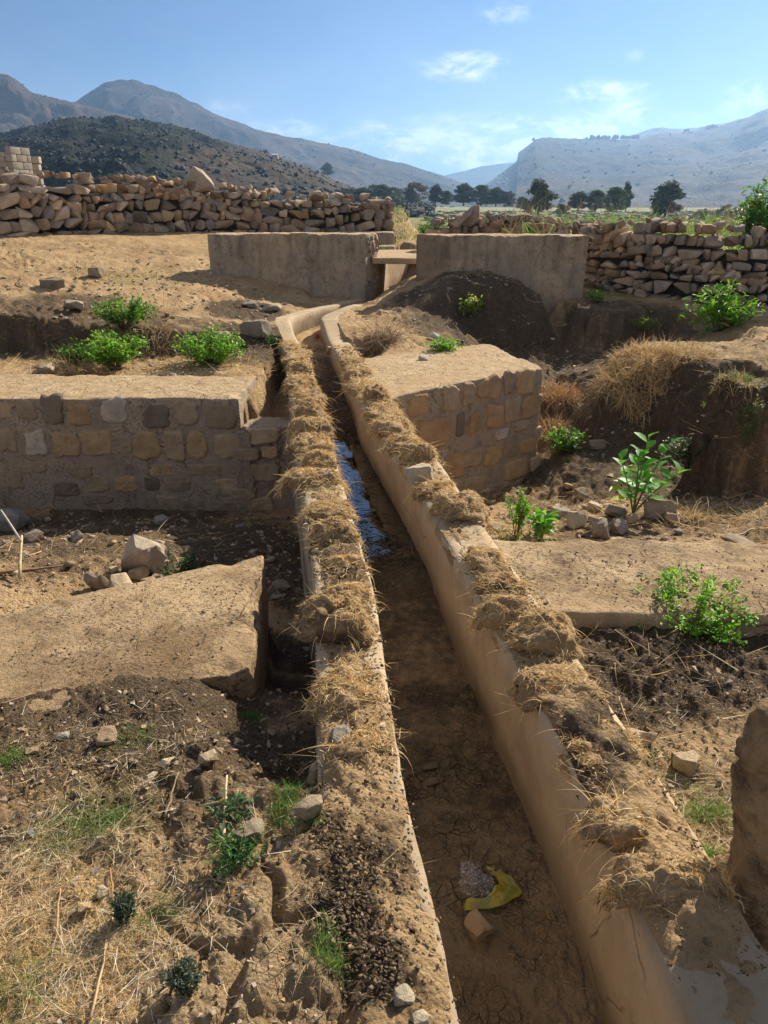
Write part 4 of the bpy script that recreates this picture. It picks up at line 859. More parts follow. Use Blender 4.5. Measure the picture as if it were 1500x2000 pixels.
# big-leaf plant
def bigleaf(loc):
    root = empty('broad_leaf_plant', loc); tag(root, 'tall plant with broad bright green leaves standing in the stone heap of the right pit', 'plant'); r = np.random.default_rng(5)
    ms = MB(); ml = MB()
    for k, (dx, dy, h) in enumerate([(.03, .02, .62), (.14, .02, .56), (-.10, 0, .45), (.20, -.03, .36), (-.02, -.05, .52)]):
        t = np.linspace(0, 1, 8)[:, None]; pts = t*np.array([dx, dy, h])+np.array([0, 0, 0])+np.array([dx*.5, 0, 0])*t*t; tube(ms, pts, np.linspace(.008, .004, 8), (.20, .26, .09), 6)
        m_ = 11; tt = np.linspace(.3, 1, m_); b = np.stack([np.interp(tt, t[:, 0], pts[:, i]) for i in range(3)], 1); a = k+np.arange(m_)*2.4
        d = unit(np.stack([np.cos(a), np.sin(a), .15+.75*tt], 1)); L = .17*(1.1-.45*tt)*r.uniform(.8, 1.1, m_)
        leaf(ml, b, d, unit(np.array([0, 0, 1.])+.25*r.normal(size=(m_, 3))), L, L*.62, np.array([(.13, .36, .04)])*r.uniform(.75, 1.2, (m_, 1)), .12)
    a = np.array([3.2, 3.5]); leaf(ml, np.array([[-.05, 0, .12], [-.08, -.02, .2]]), unit(np.stack([np.cos(a), np.sin(a), [.1, .3]], 1)), np.array([[0, 0, 1.]]*2), [.15, .17], [.09, .1], np.array([(.50, .55, .04), (.34, .48, .05)]))
    ml.build('foliage', M['leaf'], root); ms.build('stems', M['bark'], root)
bigleaf(at(1236, 1005))

# ---------------------------------------------------------------- sods with straw on the canal walls
STR = np.array([(.84, .60, .29), (.74, .50, .21), (.92, .73, .42), (.58, .38, .16), (.80, .54, .23)])
ORD = ['nearest', 'second', 'third', 'fourth', 'fifth', 'sixth', 'seventh', 'eighth', 'ninth', 'tenth', 'eleventh', 'twelfth', 'thirteenth', 'fourteenth', 'fifteenth', 'sixteenth', 'seventeenth', 'eighteenth', 'nineteenth', 'twentieth']
def sod(label, cx, cy, cz, ax, hw, hl_, hh, nb, seed, left, roots=0, group=None, lb=.05, dark=.3, name='sod', cat='sod'):
    "ax: direction of the wall; hw half width across, hl_ half length along, hh height"
    r = np.random.default_rng(seed+50); root = empty(name, (cx, cy, cz)); tag(root, label, cat, group)
    c_, s_ = cos(ax), sin(ax)
    nu, nv = 36, 16; th = np.linspace(0, 2*pi, nu); ph = np.linspace(0, pi*.5, nv)
    T_, P_ = np.meshgrid(th, ph, indexing='ij'); fx = np.sin(P_)**.75*np.cos(T_); fy = np.sin(P_)**.75*np.sin(T_); fz = np.cos(P_)**.85
    D = np.stack([fx, fy, fz], 2).reshape(-1, 3)
    k = 1+.45*fbm3(D*1.6+seed, 3, seed)+.22*fbm3(D*5+seed, 3, seed+3)
    V = D*k[:, None]*np.array([hw, hl_, hh]); V[:, 2] -= .012+.03*(np.abs(V[:, 0]) > hw*.85)
    V[:, 2] -= .45*np.maximum(np.abs(V[:, 0])-.13, 0)
    def W(v): return np.stack([v[:, 0]*c_-v[:, 1]*s_, v[:, 0]*s_+v[:, 1]*c_, v[:, 2]], 1)
    mb = MB(); dk = np.clip(dark*.6-.08+.5*fbm3(D*3+seed, 2, seed+8)+.2*sst(-D[:, 1], .2, .7), 0, 1)*.85
    mb.add(W(V), gridq(nu, nv)[:, ::-1], col=np.stack([dk, dk*0, dk*0], 1)); mb.build('soil_lump', M['soil'], root)
    pw = np.where(D[:, 1] < -.35, .45, 1.)*(.12+sst(fbm3(D*2.2+seed*3, 3, seed+30), -.15, .25))*(.5+D[:, 2]+.8*(np.abs(D[:, 0]) > .75)); i = r.choice(len(V), nb, p=pw/pw.sum()); Dn = D[i]; base = V[i]*r.uniform(.93, 1.0, (nb, 1))
    # straw lies combed over the lump, sticking out at the sides
    rv = r.normal(size=(nb, 3))+np.array([np.sign(V[i, 0])*1.2, np.zeros(nb), np.full(nb, -.3)]).T; tg = rv-Dn*np.sum(rv*Dn, 1, keepdims=True); outw = unit(unit(tg)+Dn*(.10+.55*r.random((nb, 1))**3+.35*(np.abs(Dn[:, 0:1])**3)))
    ends = np.abs(Dn[:, 0])**2; L = lb*r.uniform(.25, .85, nb)*(.7+.6*ends); dr = .2+.5*r.random(nb)
    col = STR[r.integers(0, 5, nb)]*r.uniform(.6, 1.15, (nb, 1))
    mb = MB(); base = V[i]*1.012; blades(mb, W(base), W(outw), L, .0014+.00045*max(cy, 1), dr, col, 3, r)
    # loose curled long straws and root hairs
    m_ = 26+roots; j = r.integers(0, len(V), m_); o2 = unit(D[j]*np.array([1.5, .5, .0])+r.normal(size=(m_, 3))*.5); blades(mb, W(V[j]), W(o2), lb*r.uniform(1.3, 2.6, m_)*(1.25 if roots > 9 else 1), .0018+.0003*cy, 2.2*r.random(m_), STR[r.integers(0, 5, m_)]*1.05, 6, r)
    mb.build('straw', M['straw'], root)
    return root
def Yat(py, z=.05): return P(750, py, z)[1]
def wallx(xin, side, th, Y): return float(xin(np.array([Y]))[0])+side*th/2
LS = [(1700, .0, .10, .06, .035, 260, .25), (1440, -.01, .11, .07, .05, 500, .5), (1335, -.02, .155, .10, .085, 1900, .1), (1215, -.03, .15, .085, .10, 1100, .75), (1150, .02, .13, .10, .06, 900, .2), (1090, .02, .12, .11, .05, 700, .2), (1035, .0, .13, .10, .07, 800, .45), (985, .0, .15, .12, .09, 1500, .15), (925, -.07, .19, .12, .10, 1700, .35), (895, .0, .15, .11, .07, 900, .3), (862, .0, .15, .13, .07, 900, .2), (832, .0, .14, .14, .08, 900, .35),
      (800, .01, .15, .17, .08, 900, .2), (770, .02, .15, .20, .09, 1000, .15), (744, .0, .16, .2, .10, 1000, .1), (715, .0, .13, .22, .06, 500, .3), (690, .01, .12, .25, .05, 420, .35), (668, .0, .11, .3, .04, 350, .4)]
RS = [(1715, -.05, .15, .09, .07, 900, .35), (1600, -.10, .10, .06, .05, 380, .5), (1440, .02, .15, .12, .06, 1200, .2), (1325, .0, .15, .09, .08, 900, .4), (1240, .02, .15, .10, .08, 700, .2), (1195, -.05, .18, .09, .07, 1300, .25), (1130, .0, .13, .08, .08, 600, .6), (1085, .01, .12, .10, .07, 700, .3), (985, .04, .15, .12, .09, 1100, .4), (948, -.01, .13, .11, .06, 700, .25), (885, .0, .15, .14, .08, 900, .25), (858, .01, .14, .14, .07, 800, .25), (825, .0, .14, .17, .07, 800, .2),
      (795, .01, .15, .16, .07, 700, .35), (772, .03, .13, .15, .09, 300, .8), (748, .01, .15, .2, .06, 600, .25), (722, .0, .14, .22, .06, 500, .25), (700, .0, .13, .25, .06, 420, .3)]
for S_, xin, side, th, nm, desc in ((LS, Lin, -1, TL, 'left', {2: 'large golden straw sod bulging over the left canal wall', 3: 'dark torn sod with pale hanging roots on the left canal wall', 8: 'shaggy sod overhanging the outer side of the left canal wall beside the masonry wall'}),
                              (RS, Rin, 1, TR, 'right', {1: 'upturned root clump hanging over the inner face of the right canal wall', 14: 'bare dark mud clod among straw sods on the right canal wall', 5: 'straw sod spilling over the inner face of the right canal wall by the low wall'})):
    for k, (py, dx, hw, hl_, hh, nb, dk) in enumerate(S_):
        Y = Yat(py); x = wallx(xin, side, th, Y)+dx; slope = (float(xin(np.array([Y+.1]))[0])-float(xin(np.array([Y-.1]))[0]))/.2
        lab = desc.get(k, '%s dry straw sod on the %s canal wall, counted from the near end' % (ORD[k], nm))
        rk = np.random.default_rng(int(py)+7*side); sod(lab, x+rk.normal()*.012, Y, float(ztop(Y))+.01, -math.atan(slope)+rk.normal()*.3, hw*rk.uniform(.78, 1.02), hl_*rk.uniform(.6, 1.5), hh*rk.uniform(.5, 1.5), int(nb*2.0), 10*k+(0 if side < 0 else 500), side < 0, 40 if dk > .7 or k == 1 else 6, 'straw sods along the %s canal wall' % nm, lb=.05 if Y < 4 else .07, dark=dk)
# earth lumps on the near wall
# ---------------------------------------------------------------- rocks one can point at
def rock(px, py, size, label, i, az=0., tx=0., ty=0., col=None, name='rock', z=None, sink=.3, lib=None, group=None):
    p = at(px, py) if z is None else P(px, py, z); lib = lib or DETAIL
    if size[0] < .0: pass
    mb = MB(); V, T = lib[i % len(lib)]; V = V+vec3(V*3.1+i*7.3+az, 3, 5+i)*.07+vec3(V*8+i, 3, 9+i)*.03; V = (V*np.asarray(size))@rot(az, tx, ty).T; V[:, 2] -= V[:, 2].min()*(1-sink)
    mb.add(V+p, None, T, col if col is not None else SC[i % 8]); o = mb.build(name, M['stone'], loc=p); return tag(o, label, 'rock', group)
Lt = (.55, .43, .28); Gy = (.36, .30, .24); Tn = (.46, .33, .20)
rock(284, 1122, (.26, .24, .36), 'tall pitted boulder standing behind the slab edge in the left pit', 6, .5, .1, .3, (.50, .42, .32))
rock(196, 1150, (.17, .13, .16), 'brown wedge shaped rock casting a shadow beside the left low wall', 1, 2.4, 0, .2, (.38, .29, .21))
rock(236, 1162, (.17, .15, .17), 'pale square rock leaning against the edge of the left low wall', 2, .7, .2, 0, Lt)
rock(272, 1128, (.14, .10, .10), 'flat topped tan stone at the foot of the pitted boulder', 3, .1, 0, 0, Lt)
rock(285, 1142, (.14, .09, .06), 'thin tan stone between the flat topped stone and the low wall edge', 4, .3, 0, 0, Tn)
rock(222, 1118, (.07, .06, .05), 'small pale pebble left of the stone pile in the left pit', 5, 0, 0, 0, Lt)
rock(308, 1132, (.08, .07, .06), 'grey pebble right of the stone pile in the left pit', 6, 0, 0, 0, Gy)
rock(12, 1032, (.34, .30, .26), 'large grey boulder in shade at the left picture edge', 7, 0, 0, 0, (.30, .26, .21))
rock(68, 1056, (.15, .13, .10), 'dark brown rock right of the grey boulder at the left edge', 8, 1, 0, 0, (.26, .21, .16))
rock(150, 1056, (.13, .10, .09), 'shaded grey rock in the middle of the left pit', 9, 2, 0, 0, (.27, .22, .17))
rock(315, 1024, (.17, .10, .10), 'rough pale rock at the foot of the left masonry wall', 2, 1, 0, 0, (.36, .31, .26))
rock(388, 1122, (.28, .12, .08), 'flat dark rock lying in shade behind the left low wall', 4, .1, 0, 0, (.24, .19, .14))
rock(548, 1150, (.16, .12, .07), 'flat brown stone wedged between the left low wall and canal wall', 5, .4, .1, 0, (.36, .27, .18))
rock(542, 1172, (.09, .07, .06), 'small round stone just below the wedged flat stone', 6, .4, .1, 0, (.33, .27, .2))
rock(208, 1448, (.085, .08, .06), 'square tan stone half sunk in the left foreground soil', 2, .2, .1, .1, (.42, .30, .19))
rock(325, 1492, (.075, .04, .03), 'flat pale yellow stone on dark soil at the left foreground', 4, .1, 0, 0, (.66, .53, .34))
rock(406, 1490, (.062, .055, .055), 'rounded tan stone right of the flat yellow stone', 6, .9, 0, 0, (.50, .39, .25))
rock(298, 1516, (.045, .03, .02), 'small white chip below the flat yellow stone', 7, .9, 0, 0, (.6, .52, .38))
rock(125, 1440, (.05, .035, .02), 'grey flat chip beside dark soil near the left edge', 8, .3, 0, 0, (.5, .43, .33))
rock(350, 1303, (.028, .02, .02), 'lone small dark stone on the bare left low wall', 1, .3, 0, 0, (.28, .22, .16))
rock(490, 1640, (.095, .07, .075), 'angular grey brown clod behind the thistle-leaved weed', 3, .5, .1, .1, (.36, .29, .20))
rock(605, 1592, (.085, .055, .065), 'large crusty clod against the left canal wall above the grass tuft', 0, .3, .2, .1, (.42, .33, .22))
rock(620, 1525, (.085, .05, .085), 'tall rough stone leaning on the left canal wall at the shadow edge', 5, 1.2, .1, .2, (.42, .34, .24))
rock(665, 1452, (.09, .07, .07), 'broken grey lump of mortar on the near left canal wall', 2, .4, .2, 0, (.40, .34, .26), z=.01)
rock(62, 1470, (.05, .04, .03), 'tan stone beside the bright grass patch at the left edge', 6, .4, .2, 0, (.44, .33, .22))
rock(165, 1778, (.038, .036, .036), 'rounded orange tan stone in straw left of the dark upright herb', 6, .4, .2, 0, (.52, .38, .22))
rock(200, 1750, (.042, .032, .034), 'angular pale stone just behind the rounded orange tan stone', 3, 1.4, .2, 0, (.50, .40, .27))
rock(62, 1632, (.026, .022, .02), 'small blue grey stone in straw near the left edge', 1, 1.4, .2, 0, (.30, .29, .27))
rock(712, 1975, (.05, .04, .035), 'pale crumbly stone at the bottom beside the canal edge', 3, 1.4, .2, 0, (.48, .38, .26), z=-.01)
rock(788, 1952, (.05, .045, .03), 'flat chalky stone at the bottom on the canal wall', 5, .4, .1, 0, (.52, .43, .30), z=.03)
rock(820, 1995, (.04, .03, .03), 'chalky stone cut by the bottom picture edge', 7, .4, .1, 0, (.52, .43, .30), z=.03)
rock(145, 605, (.25, .2, .17), 'rounded pale boulder on the upper left slope above the earth bank', 6, .4, .1, 0, (.45, .36, .25))
rock(190, 540, (.26, .22, .20), 'square stone on the upper left slope with dark shaded side', 3, .1, 0, 0, (.34, .27, .19))
rock(103, 562, (.42, .25, .16), 'dark flat rock jutting from the upper left slope', 0, -.5, .2, 0, (.28, .22, .16))
rock(488, 602, (.24, .18, .13), 'grey stone at the left end of the pair by the left gate wall', 7, .4, .1, 0, (.33, .28, .22))
rock(528, 604, (.36, .26, .14), 'flat tan stone slab at the right end of the pair by the left gate wall', 4, .1, .05, 0, (.42, .34, .24))
rock(92, 730, (.20, .2, .16), 'tan block at the left end of the masonry wall top', 2, .1, .0, 0, (.46, .35, .23))
rock(428, 664, (.32, .22, .14), 'tan flat stone jutting from the bank above the clover-like bush', 4, .1, .0, 0, (.44, .35, .24))
rock(500, 655, (.40, .25, .28), 'large square stone set in the bank corner beside the canal', 3, .1, .0, 0, (.32, .27, .20))
rock(338, 738, (.10, .07, .07), 'small pointed white stone on the left masonry wall', 5, .1, .0, 0, (.5, .42, .32))
rock(820, 938, (.21, .16, .14), 'pale angular stone sitting on the right canal wall', 3, .35, -.1, .1, (.56, .46, .33), z=.03, sink=.12)
rock(1248, 1450, (.105, .055, .055), 'long flat tan rock on dark soil right of the canal', 1, -.45, .1, 0, (.50, .38, .24))
rock(1180, 1418, (.055, .045, .05), 'small pale cube-like stone beside the right canal wall', 2, .6, .1, 0, (.52, .42, .29))
rock(1338, 1500, (.095, .08, .09), 'largest tan faceted rock in the right foreground', 3, -.2, .1, .2, (.54, .42, .26))
rock(1308, 1540, (.025, .022, .022), 'tiny grey pebble below the largest tan faceted rock', 6, -.2, .1, .2, (.46, .40, .32))
rock(1452, 1438, (.045, .02, .02), 'pale narrow stone on dark soil near the right edge', 4, -.2, .1, .2, (.55, .45, .33))
rock(1285, 1582, (.05, .03, .02), 'flat brown stone among grass in the right foreground', 5, -.2, .1, .2, (.36, .25, .15))
rock(934, 1822, (.090, .075, .07), 'orange tan rock lying on the canal floor against the yellow wrapper', 8, -.9, .1, .25, (.46, .33, .20))
rock(838, 1498, (.09, .045, .02), 'upper flat stone on the dark canal floor', 4, .1, 0, 0, (.20, .15, .10))
rock(835, 1530, (.10, .04, .018), 'lower flat stone on the dark canal floor', 4, .3, 0, 0, (.22, .16, .105))
rock(648, 690, (.14, .12, .12), 'rounded tan stone in the far canal bed by the left wall', 6, .3, 0, 0, (.42, .33, .22), z=-.1)
# pile in the right pit
for k, (px, py, s, c, l) in enumerate([(1126, 1028, (.17, .13, .17), Lt, 'leftmost big pale stone of the right pit heap'), (1160, 1000, (.18, .12, .11), Lt, 'pale stone topmost in the middle of the right pit heap'), (1152, 1018, (.18, .08, .07), Tn, 'thin tan stone under the topmost pale one in the right pit heap'),
        (1176, 1050, (.16, .14, .20), Gy, 'dark faceted stone at the front of the right pit heap'), (1206, 1040, (.13, .12, .14), Gy, 'brown grey stone right of the dark faceted one in the right pit heap'), (1200, 1008, (.16, .13, .12), Gy, 'grey stone tucked left of the broad leaf plant stem'),
        (1234, 1022, (.10, .09, .10), Tn, 'small round tan stone below the broad leaf plant'), (1284, 1010, (.26, .17, .20), Gy, 'biggest grey boulder right of the broad leaf plant'), (1312, 1020, (.16, .12, .11), (.40, .30, .21), 'brown stone at the right end of the right pit heap'),
        (1092, 1010, (.17, .13, .11), Gy, 'flat grey stone left of the right pit heap'), (1134, 972, (.14, .12, .14), (.34, .27, .19), 'upright dark stone behind the right pit heap'), (1110, 955, (.12, .09, .07), Tn, 'small tan stone behind the heap near the masonry block'),
        (1204, 1062, (.14, .10, .05), Lt, 'pale flat stone touching the right low wall'), (1134, 1046, (.08, .07, .06), Tn, 'little tan stone at the foot of the leftmost big stone'), (966, 1036, (.14, .09, .07), Lt, 'pale stone between the right canal wall and right low wall'), (958, 985, (.12, .08, .07), Gy, 'grey stone beside the right canal wall near the masonry block'),
        (1450, 1066, (.30, .14, .06), (.36, .28, .2), 'long flat stone lying behind the right low wall near the edge'), (1163, 876, (.22, .16, .14), (.32, .26, .18), 'brown rock half buried beside the herb at the block corner')]):
    rock(px, py, s, l, k+1, k*1.3, .1*(k % 3), .1*(k % 2), c, group='stones heaped in the right pit' if k < 12 else None)
rock(388, 356, (.55, .4, .50), 'pointed pale boulder standing on top of the left dry stone wall', 9, 0, 0, 0, (.45, .36, .27), z=None) if 0 else None
p = PY(388, 364, 17.1); mb = MB(); V, T = DETAIL[5]; V = V.copy(); V[:, :2] *= (1.05-.9*(V[:, 2:3]+.4)); mb.add(V*np.array([.85, .5, .62])+p+np.array([0, 0, .12]), None, T, (.45, .36, .27)); tag(mb.build('rock', M['stone'], loc=p), 'pointed pale boulder standing on top of the left dry stone wall', 'rock')
p = PY(926, 430, 15.1); mb = MB(); addrock(mb, DETAIL, 3, p+np.array([0, 0, .12]), (.28, .2, .42), .2, 0, .1, (.40, .32, .25)); tag(mb.build('rock', M['stone'], loc=p), 'pointed upright stone on the rubble row behind the right gate wall', 'rock')
p = PY(903, 436, 15.0); mb = MB(); addrock(mb, DETAIL, 1, p+np.array([0, -.05, .08]), (.55, .2, .17), .1, 0, -.62, (.40, .32, .25)); tag(mb.build('rock', M['stone'], loc=p), 'long tilted stone leaning on the rubble row behind the right gate wall', 'rock')
p = at(848, 665); mb = MB(); addrock(mb, DETAIL, 4, p+np.array([0, 0, .06]), (.20, .08, .08), -.7, 0, .3, (.72, .66, .56)); tag(mb.build('rock', M['stone'], loc=p), 'white flat broken stone beside the low green herb behind the masonry block', 'rock')
p = at(828, 708); mb = MB(); addrock(mb, DETAIL, 2, p+np.array([0, 0, .04]), (.16, .10, .09), -.4, 0, .3, (.6, .53, .43)); tag(mb.build('rock', M['stone'], loc=p), 'pale broken stone at the back edge of the masonry block top', 'rock')
# earth pillar at right edge of the foreground ---------------------------------
q = P(1500, 1790, -.15); nu, nv = 64, 110; th = np.linspace(0, 2*pi, nu); vs = np.linspace(0, 1, nv); T_, V_ = np.meshgrid(th, vs, indexing='ij')
rr = np.interp(V_, [0, .16, .30, .42, .6, .8, .95, 1], [.14, .13, .085, .085, .105, .12, .095, .0]); pp = np.stack([np.cos(T_)*rr, np.sin(T_)*rr, V_*.72], 2).reshape(-1, 3)
kk = 1+.22*fbm3(pp*11, 3, 77)+.13*fbm3(pp*32, 3, 78)+.06*fbm3(pp*90, 2, 79); kk = kk-.05*sst(vn3(pp*np.array([60., 60., 6.])), .5, .9); pp[:, :2] *= kk[:, None]
c0 = np.array([.985, 1.42, -.2]); mb = MB(); dk = .42+.35*fbm3(pp*14, 2, 80); mb.add(pp+c0, gridq(nu, nv), col=np.stack([dk, dk*0, dk*0], 1)); tag(mb.build('earth_pillar', M['soil'], loc=c0), 'rough brown pillar of dried earth at the right picture edge casting the corner shadow', 'earth pillar')
# wrapper, clear bag, red ball --------------------------------------------------
def plain(name, col, rough=.5, **kw):
    m, n = mat(name); finish(n, col, rough, None, **kw); M[name] = m; return m
def sheet(name, label, cat, pts_rows, material, thick=.002, seed=0, amp=.006, loc=None):
    rows = np.array(pts_rows, float); nr, nc = rows.shape[:2]; fu = np.linspace(0, nr-1, 26); fv = np.linspace(0, nc-1, 26)
    A = np.stack([[np.interp(fv, range(nc), np.array([np.interp(u, range(nr), rows[:, j, k]) for j in range(nc)])) for k in range(3)] for u in fu])  # nu,3,nv
    V = A.transpose(0, 2, 1).reshape(-1, 3); V = V+vec3(V*38+seed, 3, seed)*amp; V[:, 2] += amp*.6
    mb = MB(); mb.add(V, gridq(26, 26), col=(1, 1, 1)); o = mb.build(name, material, loc=loc); sm = o.modifiers.new('solid', 'SOLIDIFY'); sm.thickness = thick; return tag(o, label, cat)
m, n = mat('yellow_film'); a = n.noise(n.pos, 22, 4); b = n.noise(n.pos, 60, 4); col = n.mix(n.sstep(a, .42, .6), (.36, .29, .02), (.20, .21, .035)); col = n.mix(n.sstep(b, .62, .72), col, (.45, .10, .02)); finish(n, col, .35, b, .003, .5); M['yellow_film'] = m
fz = -.515
def F_(px, py, h): return P(px, py, fz+h)
sheet('wrapper', 'crumpled yellow wrapper lying on the canal floor above an orange tan rock', 'wrapper', [[F_(903, 1782, .01), F_(908, 1758, .02)], [F_(945, 1780, .02), F_(942, 1756, .035)], [F_(990, 1768, .025), F_(965, 1738, .05)], [F_(1024, 1745, .015), F_(975, 1722, .045)], [F_(1010, 1726, .03), F_(965, 1715, .02)], [F_(988, 1710, .02), F_(952, 1706, .01)], [F_(976, 1698, .01), F_(948, 1692, .01)]], M['yellow_film'], seed=3, amp=.010, loc=F_(965, 1745, 0))
m, n = mat('clear_film'); b_ = n.new('ShaderNodeBsdfPrincipled', {'Base Color': (.9, .92, .95, 1), 'Roughness': .12, 'Specular IOR Level': .9}); t_ = n.new('ShaderNodeBsdfTransparent'); x_ = n.new('ShaderNodeMixShader', {0: n.m('ADD', .06, n.m('MULTIPLY', n.sstep(n.noise(n.pos, 110, 5), .54, .68), .4)), 1: t_.outputs[0], 2: b_.outputs[0]}); n.new('ShaderNodeOutputMaterial', {'Surface': x_.outputs[0]}); M['clear_film'] = m
sheet('plastic_bag', 'crumpled clear plastic bag on the canal floor behind the yellow wrapper', 'plastic bag', [[F_(903, 1755, .0), F_(930, 1765, .01), F_(968, 1735, .02)], [F_(898, 1725, .03), F_(930, 1735, .06), F_(965, 1722, .03)], [F_(900, 1690, .02), F_(925, 1700, .05), F_(945, 1705, .02)], [F_(905, 1686, .0), F_(925, 1683, .01), F_(938, 1690, .0)]], M['clear_film'], .001, 9, .010, loc=F_(930, 1725, 0))
p = P(619, 659, -.12); mb = MB(); V, T = hullrock(5, 60, 1, 0); V, T = V/np.linalg.norm(V, axis=1, keepdims=True)*.04, T; plain('red_plastic', (.45, .05, .02), .4); mb.add(V+p+np.array([0, 0, .02]), None, T); o = mb.build('red_ball', M['red_plastic'], loc=p); tag(o, 'small red ball in the far canal bed at the bend', 'ball')

# ---------------------------------------------------------------- sticks
def stick(px0, py0, px1, py1, r0, col, label, name='dry_stick', h0=.006, h1=.006, nseg=7, cat='stick', wig=.01, seed=0):
    a = at(px0, py0); b = at(px1, py1); r = np.random.default_rng(seed); t = np.linspace(0, 1, nseg)[:, None]; pts = a+(b-a)*t
    g = H(pts[:, 0], pts[:, 1]); pts[:, 2] = np.maximum(np.interp(t[:, 0], [0, 1], [a[2]+h0, b[2]+h1]), g+r0*.7)
    pts[1:-1, :2] += r.normal(size=(nseg-2, 2))*wig*np.linalg.norm(b-a)
    mb = MB(); tube(mb, pts, np.linspace(r0, r0*.55, nseg), col, 6); return tag(mb.build(name, M['bark'], loc=a), label, cat)
stick(178, 1995, 222, 1790, .0035, (.62, .45, .26), 'long pale cane lying down from the dark upright herb at the bottom left', seed=1)
stick(222, 1770, 216, 1700, .004, (.45, .26, .13), 'reddish brown stalk above the long pale cane', seed=2)
stick(110, 1830, 120, 1745, .004, (.50, .34, .2), 'tan stalk left of the rounded orange tan stone', seed=3)
stick(322, 1600, 350, 1512, .004, (.36, .23, .14), 'brown twig standing below the flat pale yellow stone', seed=4)
stick(170, 1980, 295, 1865, .0025, (.58, .45, .28), 'thin straw crossing the long pale cane at the bottom left', seed=5)
stick(0, 1710, 60, 1660, .006, (.58, .45, .28), 'thick bleached stalk at the left picture edge', seed=6)
stick(436, 1650, 446, 1540, .0055, (.72, .56, .36), 'snapped pale stalk standing beside the grey green feathery weed', seed=7, h1=.06, h0=.0)
stick(440, 1590, 395, 1588, .004, (.62, .48, .28), 'short side branch of the snapped pale stalk', seed=8, h0=.05, h1=.03)
stick(0, 1122, 135, 1110, .010, (.38, .22, .13), 'long reddish branch lying in the left pit at the shadow edge', seed=9)
stick(40, 1135, 55, 1105, .012, (.66, .52, .30), 'lower bleached piece of the broken bent stalk in the left pit', seed=10, h0=.02, h1=.22, nseg=4)
stick(52, 1112, 22, 1090, .009, (.60, .54, .46), 'upper grey piece of the broken bent stalk in the left pit', seed=11, h0=.2, h1=.35, nseg=4)
stick(0, 1322, 66, 1316, .005, (.42, .34, .25), 'straight twig at the left edge of the bare low wall', seed=12)
stick(0, 1378, 70, 1356, .004, (.42, .26, .15), 'thin reddish twig below the straight twig at the left edge', seed=13)
stick(280, 1044, 360, 1014, .008, (.36, .29, .2), 'thin grey branch in the shaded left pit near the masonry wall', seed=14)
stick(420, 1076, 480, 1072, .008, (.26, .20, .14), 'dark short branch in the shaded left pit', seed=15)
stick(1425, 1052, 1475, 1034, .008, (.52, .42, .3), 'pale stick in the sunny corner behind the right low wall', seed=16)
stick(1120, 1330, 1020, 1270, .0025, (.45, .36, .25), 'thin root lying on dark soil beside the right canal wall', seed=17) if 0 else None
stick(1200, 1235, 1310, 1305, .0025, (.45, .36, .25), 'thin curved twig on the dark soil left of the near bush', seed=18)
stick(1380, 1755, 1415, 1760, .005, (.60, .50, .36), 'short bleached stick at the foot of the earth pillar', seed=19)
stick(1100, 1555, 1180, 1575, .002, (.55, .45, .3), 'fine straw lying across the path right of the canal wall', seed=20) if 0 else None

# ---------------------------------------------------------------- far trees
def tree(h, wd, seed, kind, dark):
    r = np.random.default_rng(seed); root = empty('tree'); mt = MB(); ml = MB()
    trunk_h = h*(.10 if kind != 'low' else .05); lean = r.normal(size=2)*h*.02
    top = np.array([lean[0], lean[1], h*.8]); t = np.linspace(0, 1, 6)[:, None]; tube(mt, t*top, np.linspace(h*.028, h*.008, 6), (.26, .21, .16), 6)
    cl = []; ncl = {'euc': 44, 'round': 48, 'low': 34}[kind]
    for k in range(ncl):
        z = r.uniform(trunk_h, h*.97); f = (z-trunk_h)/(h-trunk_h)
        prof = {'euc': (.95 if f < .5 else .95-.75*(f-.5)/.5), 'round': math.sqrt(max(1-(2*f-.85)**2*.8, .05)), 'low': math.sqrt(max(1-f*f, .05))}[kind]
        a = r.uniform(0, 2*pi); q = wd*.5*prof*r.uniform(.15, .95); c = np.array([q*cos(a)+lean[0]*f, q*sin(a)+lean[1]*f, z]); s = h*r.uniform(.07, .14)*(wd/h)**.4; cl.append((c, s))
        if k % 2 == 0: tube(mt, np.stack([np.array([lean[0]*f*.5, lean[1]*f*.5, max(z*.55, trunk_h*.7)]), c*np.array([.6, .6, 1])-np.array([0, 0, s*.5]), c]), [h*.009, h*.006, h*.003], (.24, .2, .15), 4)
    for c, s in cl:
        m_ = 150; p = r.normal(size=(m_, 3)); p = unit(p)*(r.random((m_, 1))**.45)*s*np.array([1.25, 1.25, .85])+c
        d = unit(r.normal(size=(m_, 3))+np.array([0, 0, -.3])); u = unit(r.normal(size=(m_, 3))); L = h*.045*r.uniform(.6, 1.4, m_)
        col = np.array(dark)*r.uniform(.6, 1.5, (m_, 1))*r.uniform(.85, 1.15)
        leaf(ml, p, d, u, L, L*.62, col)
    ml.build('crown', M['far_leaf'], root, smooth=False); mt.build('trunk', M['bark'], root); return root
def copytree(o, **kw):
    c = o.copy(); C.objects.link(c)
    for ch in o.children:
        d = ch.copy(); C.objects.link(d); d.parent = c
    return c
g1, g2, g3, g4 = (.085, .115, .055), (.12, .165, .06), (.085, .10, .055), (.15, .125, .075)
PR = {'euc': tree(10, 7, 1, 'euc', g1), 'euc2': tree(10, 6, 2, 'euc', g2), 'round': tree(10, 12, 3, 'round', g3), 'round2': tree(10, 12, 4, 'round', g4), 'low': tree(10, 18, 5, 'low', g2)}
used = set()
